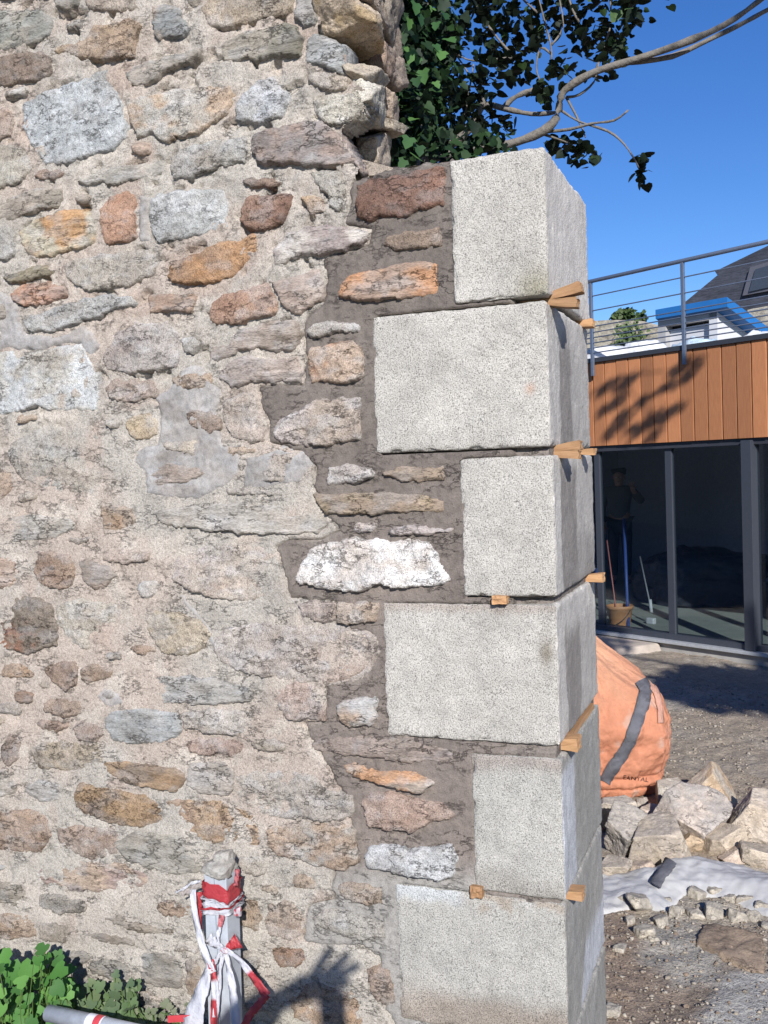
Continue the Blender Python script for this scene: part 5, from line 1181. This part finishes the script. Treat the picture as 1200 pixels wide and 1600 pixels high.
# trees above the garden wall
for i, (u, v, rp, n_, lb) in enumerate([(972, 497, 26, 700, 'green bushy tree top showing above the stone garden wall'), (938, 506, 16, 260, 'small dark tree top beside the left railing post')]):
    c = hp(u, v+6, 17.0); t_ = empty('garden_tree', (c[0], c[1], GZ), lb, 'tree'); r_ = np.random.RandomState(60+i); s = rp/FPX*30
    pp = np.vstack([blob_points(r_, c+np.array([r_.normal(0, s*.6), r_.normal(0, s*.6), r_.uniform(-s, s*.35)]), (s*.5, s*.5, s*.4), n_//6) for k in range(9)])
    nrm, tip, sz_, cc = leafset(r_, pp, .16, [np.array([.05,.085,.03]), np.array([.07,.10,.035])], (0, -.2, .7), .7, .4)
    MB().tube([(c[0], c[1], GZ), (c[0], c[1], c[2]-s*.3), c+np.array([0.05, 0, s*.3])], [.16, .12, .04], 8).build('trunk', M_bark, t_, True)
    put('crown', leaf_mesh('crown', IVY, pp, nrm, tip, sz_, cc, np.array(t_.location)), M_leaf, t_, kind='stuff')
c = hp(985, 540, 14.6); t_ = empty('climbing_shrub', (c[0], c[1], c[2]-1.5), 'pale green shrub growing against the stone garden wall', 'shrub'); r_ = np.random.RandomState(66)
pp = blob_points(r_, c, (.55, .2, .8), 420); nrm, tip, sz_, cc = leafset(r_, pp, .12, [np.array([.09,.13,.05])], (0, -.5, .5), .6, .3)
put('foliage', leaf_mesh('foliage', IVY, pp, nrm, tip, sz_, cc, np.array(t_.location)), M_leaf, t_, kind='stuff')

# ------------------------------------------------------------------ weeds at the foot of the wall
def weed(name, label, u0, u1, v0, v1, y0, y1, n_, size, cols, seed, base, group=None, joined=False):
    r_ = np.random.RandomState(seed); e = empty(name, base, label, 'weed', group); O = np.array(base)
    tones = [np.array(c) for c in cols]; ms = []
    for c in tones:
        m = new_mesh('leaf', LOBED, leaf_tris(LOBED), False, np.tile(c, (len(LOBED), 1))); m.materials.append(M_leaf); ms.append(m)
    stem = MB()
    for i in range(n_):
        u, v = r_.uniform(u0, u1), v0+(v1-v0)*r_.uniform()**.8; y = r_.uniform(y0, y1); p = at_y(u, v, y); s = size*r_.uniform(.65, 1.3)
        fr_ = frames(np.array([[.25+r_.normal(0, .3), -.65+r_.normal(0, .25), .75+r_.normal(0, .2)]]), np.array([[r_.normal(0, .7), -.3, r_.normal(-.1, .6)]]))[0]
        o = bpy.data.objects.new('leaf', ms[r_.randint(len(ms))]); COL.objects.link(o); o.parent = e
        o.matrix_local = Matrix.Translation(Vector(p-O)) @ Matrix([list(fr_[0])+[0], list(fr_[1])+[0], list(fr_[2])+[0], [0, 0, 0, 1]]) @ Matrix.Scale(s, 4)
        b = np.array([p[0]+r_.normal(0, .05), p[1]+.02, base[2]]); stem.tube([b, (b+p)/2+np.array([0, -.01, .02]), p], .0016, 4, False)
    stem.build('stem', plain('weed_stem', (.07, .12, .03)), e, True)
pb = at_y(45, 1640, -.12); gl = [(.055,.15,.03),(.07,.18,.035),(.045,.12,.028),(.10,.22,.05)]
weed('leafy_weed', 'bright green leafy weed at the lower left corner', -30, 62, 1488, 1610, -.30, -.06, 85, .046, gl, 1, (pb[0], pb[1], gz(pb[0], pb[1])))
pb = at_y(90, 1640, -.1)
weed('leafy_weed', 'green lobed weed right of the corner weed, above the fallen tube', 52, 118, 1488, 1600, -.22, -.05, 75, .044, gl, 2, (pb[0], pb[1], gz(pb[0], pb[1])))
pb = at_y(150, 1640, -.08); gd = [(.09,.14,.06),(.11,.15,.07),(.08,.12,.06)]
weed('creeping_weed', 'dull green creeping weed between the leafy weed and the post', 112, 215, 1528, 1600, -.12, -.03, 70, .036, gd, 3, (pb[0], pb[1], gz(pb[0], pb[1])))
pb = at_y(255, 1640, -.06)
weed('creeping_weed', 'dusty small leaved weed at the foot of the galvanised post', 205, 312, 1568, 1620, -.10, -.03, 45, .026, [(.13,.15,.09),(.15,.16,.10)], 4, (pb[0], pb[1], gz(pb[0], pb[1])))

# ------------------------------------------------------------------ galvanised post with barrier tape, tube on the ground
PY = -.115
def yp(u, v, y): return at_y(u, v, y)
ptop = yp(346, 1360, PY); ps = .037
post = empty('galvanised_post', (ptop[0], PY, -.5), 'galvanised square steel post wrapped in barrier tape before the wall', 'post')
b = MB()
def sq_ring(x, y, z, h_): return [(x-h_, y-h_, z), (x+h_, y-h_, z), (x+h_, y+h_, z), (x-h_, y+h_, z)]
bot = yp(352, 1700, PY); x0, x1 = bot[0]+.004, ptop[0]
V = sq_ring(x0, PY, -.55, ps)+sq_ring(x1, PY, ptop[2], ps)+sq_ring(x1, PY, ptop[2], ps-.004)+sq_ring(x1, PY, ptop[2]-.05, ps-.004)
F = [(0,1,5,4),(1,2,6,5),(2,3,7,6),(3,0,4,7),(3,2,1,0)]+[(4+i, 4+(i+1) % 4, 8+(i+1) % 4, 8+i) for i in range(4)]+[(8+i, 8+(i+1) % 4, 12+(i+1) % 4, 12+i) for i in range(4)]+[(12,13,14,15)]
b.add(V, F); b.build('post_tube', M_zinc, post, bevel=.003)
xm = x1; MB().box((xm-.004, PY-ps-.0015, -.5), (.002, 0, 0), (0, .003, 0), (0, 0, ptop[2]+.5)).build('seam', plain('zinc_seam', (.30, .33, .37), .5, .4), post)
cap = rock('mortar_cap', (x1+.002, PY, ptop[2]+.012), (.105, .10, .05), 333, M_cement, post, (0, 0, 0), sub=4, rough=1.6, c1=(178,174,164), c2=(168,160,150))
rock('mortar_cap', (x1+.012, PY, ptop[2]+.042), (.05, .05, .045), 334, M_cement, post, (0, 0, 0), sub=4, rough=1.4, c1=(178,174,164), c2=(168,160,150))
tape = empty('barrier_tape', (ptop[0], PY-.05, -.3), 'red and white barrier tape knotted round the galvanised post, ends hanging', 'barrier tape'); TP = np.array(tape.location)
def film(name):
    m, n, l, p = mat_new(name); at = n.new('ShaderNodeAttribute'); at.attribute_name = 'tone'; tc = n.new('ShaderNodeTexCoord')
    l.new(at.outputs['Color'], p.inputs['Base Color']); p.inputs['Roughness'].default_value = .38; p.inputs['Specular IOR Level'].default_value = .5
    l.new(bump(n, l, noise(n, l, tc.outputs['Object'], 90, 4), .004), p.inputs['Normal'])
    out = n['Material Output']; tr = n.new('ShaderNodeBsdfTranslucent'); l.new(at.outputs['Color'], tr.inputs['Color']); mx = n.new('ShaderNodeMixShader'); mx.inputs['Fac'].default_value = .25
    l.new(p.outputs[0], mx.inputs[1]); l.new(tr.outputs[0], mx.inputs[2]); l.new(mx.outputs[0], out.inputs['Surface']); return m
M_film = film('plastic_film'); RED = A(212,44,58); WHT = A(228,228,236)
def strip(px, w0, w1, y0, y1, col, seed=0, name='strip', twist=0.0, sag=.006):
    r_ = np.random.RandomState(seed); n_ = 18; L = len(px)-1; V = []; C = []; F = []
    pts = []
    for i in range(n_+1):
        t = i/n_*L; k = min(int(t), L-1); f = t-k
        p0, p1, p2, p3_ = [np.array(px[j], float) for j in (max(k-1, 0), k, k+1, min(k+2, L))]
        pts.append(.5*((2*p1)+(-p0+p2)*f+(2*p0-5*p1+4*p2-p3_)*f*f+(-p0+3*p1-3*p2+p3_)*f**3))
    for i, p in enumerate(pts):
        a = pts[max(i-1, 0)]; b_ = pts[min(i+1, n_)]; t = (b_-a)/(np.linalg.norm(b_-a)+1e-9); nn_ = np.array([-t[1], t[0]]); w = (w0+(w1-w0)*i/n_)/2*(1+.08*r_.normal())
        y = y0+(y1-y0)*i/n_
        for j, s in enumerate((-1, -.35, .3, 1)):
            V.append(yp(p[0]+nn_[0]*w*s, p[1]+nn_[1]*w*s, y+sag*math.sin(i*.9+seed+j*1.7)+.008*twist*s))
            c = col(i/n_) if callable(col) else col; C.append(c)
    for i in range(n_):
        for j in range(3): F.append((i*4+j, i*4+j+1, i*4+j+5, i*4+j+4))
    o = put(name, new_mesh(name, np.array(V)-TP, F, True, np.array(C)), M_film, tape); m = o.modifiers.new('film', 'SOLIDIFY'); m.thickness = .0006; return o
def wrap(zl, zr, h_, col, grow, seed):
    r_ = np.random.RandomState(seed); V = []; C = []; F = []; hh = ps+grow; ring = []
    for a, b_ in (((-1, -1), (1, -1)), ((1, -1), (1, 1)), ((1, 1), (-1, 1)), ((-1, 1), (-1, -1))):
        for t in np.linspace(0, 1, 7)[:-1]: ring.append((a[0]+(b_[0]-a[0])*t, a[1]+(b_[1]-a[1])*t))
    rows = 6
    for q in range(rows):
        for x, y in ring:
            f = (x+1)/2; z = zl+(zr-zl)*f+h_*(q/(rows-1)-.5)+.002*r_.normal(); g = hh+.0015*r_.normal()+.002*(q % 2)
            V.append((x1+x*g, PY+y*g, z)); C.append(col)
    n_ = len(ring)
    for q in range(rows-1):
        for i in range(n_): F.append((q*n_+i, q*n_+(i+1) % n_, (q+1)*n_+(i+1) % n_, (q+1)*n_+i))
    put('wrap', new_mesh('wrap', np.array(V)-TP, F, True, np.array(C)), M_film, tape)
zpx = lambda v, u=345: yp(u, v, PY-ps)[2]
wrap(zpx(1392), zpx(1399), .050, RED, .0035, 1); wrap(zpx(1418), zpx(1420), .030, WHT, .005, 2); wrap(zpx(1428), zpx(1424), .014, WHT, .007, 3); wrap(zpx(1422), zpx(1416), .006, RED, .0085, 4); wrap(zpx(1404), zpx(1412), .004, WHT, .0065, 8)
YF = PY-ps-.012
rw = lambda a: (lambda t: WHT if t < a else RED)
strip([(314,1377),(300,1380),(288,1388),(274,1395)], 5, 3, YF, YF-.02, WHT, 1); strip([(314,1378),(302,1388),(292,1394),(283,1397)], 9, 7, YF, YF-.01, A(196,184,178), 2)
strip([(301,1390),(304,1425),(314,1470),(324,1500),(332,1520)], 9, 12, YF-.01, YF-.03, WHT, 3); strip([(328,1500),(333,1520),(336,1548),(334,1575),(334,1625)], 11, 10, YF-.02, YF-.03, lambda t: RED if (t < .35 or t > .62) else WHT, 4)
strip([(311,1394),(312,1430),(315,1478)], 9, 5, YF+.005, YF+.02, RED, 5)
strip([(324,1466),(337,1475),(351,1484)], 20, 5, YF, YF-.012, WHT, 6); strip([(373,1470),(362,1477),(351,1484)], 26, 4, YF, YF-.012, RED, 7)
strip([(350,1484),(338,1500),(330,1512)], 5, 9, YF-.012, YF-.02, WHT, 8); strip([(350,1485),(344,1515),(341,1550),(336,1590)], 5, 9, YF-.012, YF-.03, WHT, 9)
strip([(352,1485),(358,1515),(364,1550),(371,1625)], 6, 15, YF-.012, YF-.04, WHT, 10)
strip([(353,1484),(374,1500),(391,1521),(404,1538),(416,1556)], 7, 14, YF-.012, YF-.05, rw(.5), 11); strip([(417,1554),(404,1570),(388,1590),(374,1625)], 13, 11, YF-.05, YF-.08, RED, 12)
strip([(325,1512),(318,1540),(306,1575),(296,1630)], 8, 36, YF-.006, YF-.05, WHT, 13, twist=1.0)
strip([(347,1430),(344,1445),(341,1460),(341,1475)], 10, 4, YF, YF-.01, rw(.6) if False else (lambda t: A(214,110,116) if t < .4 else WHT), 14)
strip([(371,1358),(370,1370),(368,1384)], 8, 6, YF+.02, YF+.02, A(204,96,104), 15)
kn = rock('knot', yp(351, 1484, YF-.014), (.022, .018, .02), 44, M_film, tape, sub=3, c1=(228,228,236), c2=(226,150,156)); kn = rock('knot', yp(371, 1425, YF+.012), (.026, .02, .03), 45, M_film, tape, sub=3, c1=(214,60,70), c2=(228,220,226), rough=2)
# tube lying on the ground
g0, g1 = yp(76, 1583, -.28), yp(330, 1640, -.34)
pipe = empty('fallen_tube', (g0+g1)/2, 'grey galvanised tube lying on the ground below the weeds', 'tube')
MB().tube([g0, g1], .024, 20).build('tube_body', M_zinc, pipe, True)
dv = (g1-g0)/np.linalg.norm(g1-g0); t0 = g0+dv*.165
MB().tube([t0, t0+dv*.06], .0255, 20, False).build('tape_band', plain('white_tape', WHT, .4), pipe, True); MB().tube([t0+dv*.03, t0+dv*.055], .0262, 20, False).build('tape_band', plain('red_tape', RED, .4), pipe, True)
gs = MB(); a, b_ = yp(262, 1598, -.2), yp(300, 1596, -.2); gs.box(a, b_-a, (0, .004, 0), (0, 0, .02)); o = gs.build('tape_scrap', plain('red_film', RED, .4), None); tag(o, 'scrap of red tape on the ground left of the post', 'tape')

# ------------------------------------------------------------------ people
M_skin = plain('skin', A(200,150,124), .55, 0, .4, .05)
def skin_body(name, J, E, mat, parent, sub=2, root=0):
    """one continuous skinned body: joints J name->(pos, radius), edges E"""
    names = list(J); me = bpy.data.meshes.new(name); O = parent_world(parent) if parent else np.zeros(3)
    me.from_pydata([tuple(np.array(J[k][0])-O) for k in names], [(names.index(a), names.index(b)) for a, b in E], []); me.update()
    o = put(name, me, mat, parent); o.modifiers.new('skin', 'SKIN').use_smooth_shade = True
    sv = me.skin_vertices[0].data
    for i, k in enumerate(names):
        r = J[k][1]; sv[i].radius = (r, r) if np.isscalar(r) else r; sv[i].use_root = (i == root)
    m = o.modifiers.new('sub', 'SUBSURF'); m.levels = sub; m.render_levels = sub; return o
def person(label, base, yaw, arms, coat, trousers, hair, height=1.72, fingers=True):
    e = empty('person', base, label, 'person'); B = np.array(base); c_, s_ = math.cos(yaw), math.sin(yaw); k = height/1.72
    def W(x, y, z): return B+np.array([x*c_-y*s_, x*s_+y*c_, z])*k
    J = {'pelvis': (W(0, 0, .95), .15*k), 'belly': (W(0, 0, 1.10), .145*k), 'chest': (W(0, .0, 1.30), .165*k), 'neckb': (W(0, 0, 1.44), .075*k), 'neck': (W(0, .01, 1.49), .055*k), 'head1': (W(0, .02, 1.57), .082*k), 'head2': (W(0, .015, 1.64), .092*k), 'head3': (W(0, .0, 1.70), .06*k)}
    E = [('pelvis','belly'),('belly','chest'),('chest','neckb'),('neckb','neck'),('neck','head1'),('head1','head2'),('head2','head3')]
    for sd, n_ in ((-1, 'l'), (1, 'r')):
        J[n_+'hip'] = (W(.09*sd, 0, .90), .10*k); J[n_+'knee'] = (W(.10*sd, .02, .49), .062*k); J[n_+'ank'] = (W(.10*sd, -.01, .09), .045*k); J[n_+'toe'] = (W(.115*sd, .15, .04), .038*k)
        E += [('pelvis', n_+'hip'), (n_+'hip', n_+'knee'), (n_+'knee', n_+'ank'), (n_+'ank', n_+'toe')]
        sh = W(.19*sd, 0, 1.41); el, wr, tipv = arms[n_][:3]
        J[n_+'sh'] = (sh, .062*k); J[n_+'el'] = (np.array(el), .044*k); J[n_+'wr'] = (np.array(wr), .036*k)
        E += [('chest', n_+'sh'), (n_+'sh', n_+'el'), (n_+'el', n_+'wr')]
        tipv = np.array(tipv, float); tipv /= np.linalg.norm(tipv); pm = np.array(wr)+tipv*(.095 if len(arms[n_]) > 3 else .06)*k
        J[n_+'palm'] = (pm, (.064*k, .045*k)); E.append((n_+'wr', n_+'palm'))
    skin_body('body', J, E, M_skin, e)
    # fingers of both hands, five each
    for n_ in 'lr':
        pm = J[n_+'palm'][0]; wr = J[n_+'wr'][0]; ax = pm-wr; ax /= np.linalg.norm(ax); side_ = np.cross(ax, np.array([s_, -c_, 0.0])); side_ /= np.linalg.norm(side_)+1e-9; sg = -1 if n_ == 'l' else 1
        for q in range(5):
            spread = (q-2)*.27*sg; d = ax*math.cos(spread)+side_*math.sin(spread); ln = (.075, .085, .092, .085, .06)[q]*k
            if q == 4: d = ax*.35+side_*sg*.95; d /= np.linalg.norm(d)
            st_ = pm-ax*.015+side_*((q-2)*.016*sg) if q < 4 else wr+ax*.025+side_*.02*sg
            if len(arms[n_]) > 3:
                f0, f1, f2 = arms[n_][3][q]; skin_body('finger', {'a': (f0, .018*k), 'b': (f1, .0165*k), 'c': (f2, .014*k)}, [('a','b'),('b','c')], M_skin, e, 1); continue
            Fj = {'a': (st_, .0095*k), 'b': (st_+d*ln*.55, .0085*k), 'c': (st_+d*ln+np.array([-s_, c_, 0])*.012, .007*k)}
            skin_body('finger', Fj, [('a','b'),('b','c')], M_skin, e, 1)
    # clothing: jacket and trousers as shells over the body
    Jc = {q: (J[q][0], (J[q][1] if np.isscalar(J[q][1]) else J[q][1][0])+.018) for q in ('pelvis','belly','chest','neckb','lsh','lel','rsh','rel')}
    for n_ in 'lr': Jc[n_+'w'] = (J[n_+'el'][0]*.15+J[n_+'wr'][0]*.85, .066)
    skin_body('jacket', Jc, [('pelvis','belly'),('belly','chest'),('chest','neckb'),('chest','lsh'),('lsh','lel'),('lel','lw'),('chest','rsh'),('rsh','rel'),('rel','rw')], coat, e)
    Jt = {q: (J[q][0], J[q][1]+.014) for q in ('pelvis','lhip','lknee','lank','rhip','rknee','rank')}
    skin_body('trousers', Jt, [('pelvis','lhip'),('lhip','lknee'),('lknee','lank'),('pelvis','rhip'),('rhip','rknee'),('rknee','rank')], trousers, e)
    for sd in (-1, 1): skin_body('shoe', {'a': (W(.10*sd, -.03, .045), .05*k), 'b': (W(.11*sd, .08, .04), .045*k), 'c': (W(.118*sd, .18, .035), .035*k)}, [('a','b'),('b','c')], M_dark, e, 1)
    # face
    fy = np.array([-s_, c_, 0.0]); fx = np.array([c_, s_, 0.0])
    hc = W(0, .0, 1.61)
    for sd in (-1, 1):
        rock('eye', hc+fx*.032*sd+fy*.094*k, (.022,.012,.014), 3, plain('eye_white', (.6,.6,.6), .3), e, (0, 0, yaw), sub=2, rough=0)
        rock('ear', hc+fx*.092*sd*k-UZ*.01, (.018,.035,.06), 4, M_skin, e, (0, 0, yaw), sub=2, rough=0)
    rock('nose', hc+fy*.104*k-UZ*.025, (.026,.032,.045), 5, M_skin, e, (0, 0, yaw), sub=2, rough=0)
    rock('mouth', hc+fy*.09*k-UZ*.065, (.045,.012,.012), 6, plain('lips', A(170,100,92), .5), e, (0, 0, yaw), sub=2, rough=0)
    rock('hair', hc+UZ*.075*k-fy*.02, (.20*k,.215*k,.14*k), 8, hair, e, (0, 0, yaw), sub=3, rough=.6, planes=0, c1=(60,48,40), c2=(50,42,36))
    return e
# the one who takes the picture: phone in front of the lens position, left hand spread beside it
C0 = CAM; px_m = 1/FPX*2.95
def sh(u, v, dy): q = at_y(u, v, 0.0)-at_y(520, 1548, 0.0); return C0+q+np.array([0, dy, 0])*1.0+SUN*0.0
MPH = plain('black_phone', (.02,.02,.022), .3)
fd = np.array([CF[0], CF[1], 0]); fd /= np.linalg.norm(fd); rd = np.array([fd[1], -fd[0], 0])
pc_ = C0-fd*.028-UZ*.062
ph = MB().box(pc_-rd*.040-UZ*.08, rd*.080, -fd*.009, UZ*.16).build('phone', MPH, None, bevel=.004); tag(ph, 'black phone held up by the photographer', 'phone')
def caster(u, v, b):
    w_ = at_y(u, v, 0.0); t = (np.dot(w_-C0, fd)+b)/np.dot(SUN, fd); return w_-SUN*t
hand_l = caster(452, 1556, .06); el_l = caster(360, 1606, .16)
hand_r = C0-fd*.06+rd*.02-UZ*.19; el_r = C0-fd*.14+rd*.10-UZ*.44
fing = [[caster(u, v, .06+.004*j) for j, (u, v) in enumerate(q)] for q in ([(478,1542),(501,1506),(519,1479)],[(486,1542),(522,1512),(547,1489)],[(490,1546),(532,1523),(564,1506)],[(500,1546),(526,1538),(548,1534)],[(470,1552),(492,1556),(510,1560)])]
palm_l = caster(487, 1540, .06)
pyaw = math.atan2(-fd[0], fd[1])
pbase = C0-fd*.36-rd*.05; pbase[2] = gz(pbase[0], pbase[1])
person('photographer in a dark jacket holding a phone up before the wall', pbase, pyaw, {'l': (el_l, hand_l, palm_l-hand_l, fing), 'r': (el_r, hand_r, UZ-rd*.2)}, plain('navy_jacket', (.03,.035,.06), .8), plain('grey_trousers', (.08,.08,.085), .85), plain('brown_hair', (.05,.035,.025), .6), 1.66)
# figure inside the building
q = at_plane(972, 960, F1+NB*3.6, NB); qb = np.array([q[0], q[1], z_flo-.02]); ya = math.atan2(-(CAM-q)[0], (CAM-q)[1])
c_, s_ = math.cos(ya), math.sin(ya); WW = lambda x, y, z: qb+np.array([x*c_-y*s_, x*s_+y*c_, z])
person('figure in a grey top standing in the dark room behind the bucket', qb, ya, {'l': (WW(-.34,.05,1.22), WW(-.20,.22,1.42), np.array([0,0,1.])), 'r': (WW(.26,.0,1.12), WW(.24,.10,.88), np.array([0,0,-1.]))}, plain('grey_hoodie', (.13,.13,.14), .9), plain('dark_trousers', (.06,.06,.07), .9), plain('dark_hair', (.03,.025,.02), .6), 1.72)
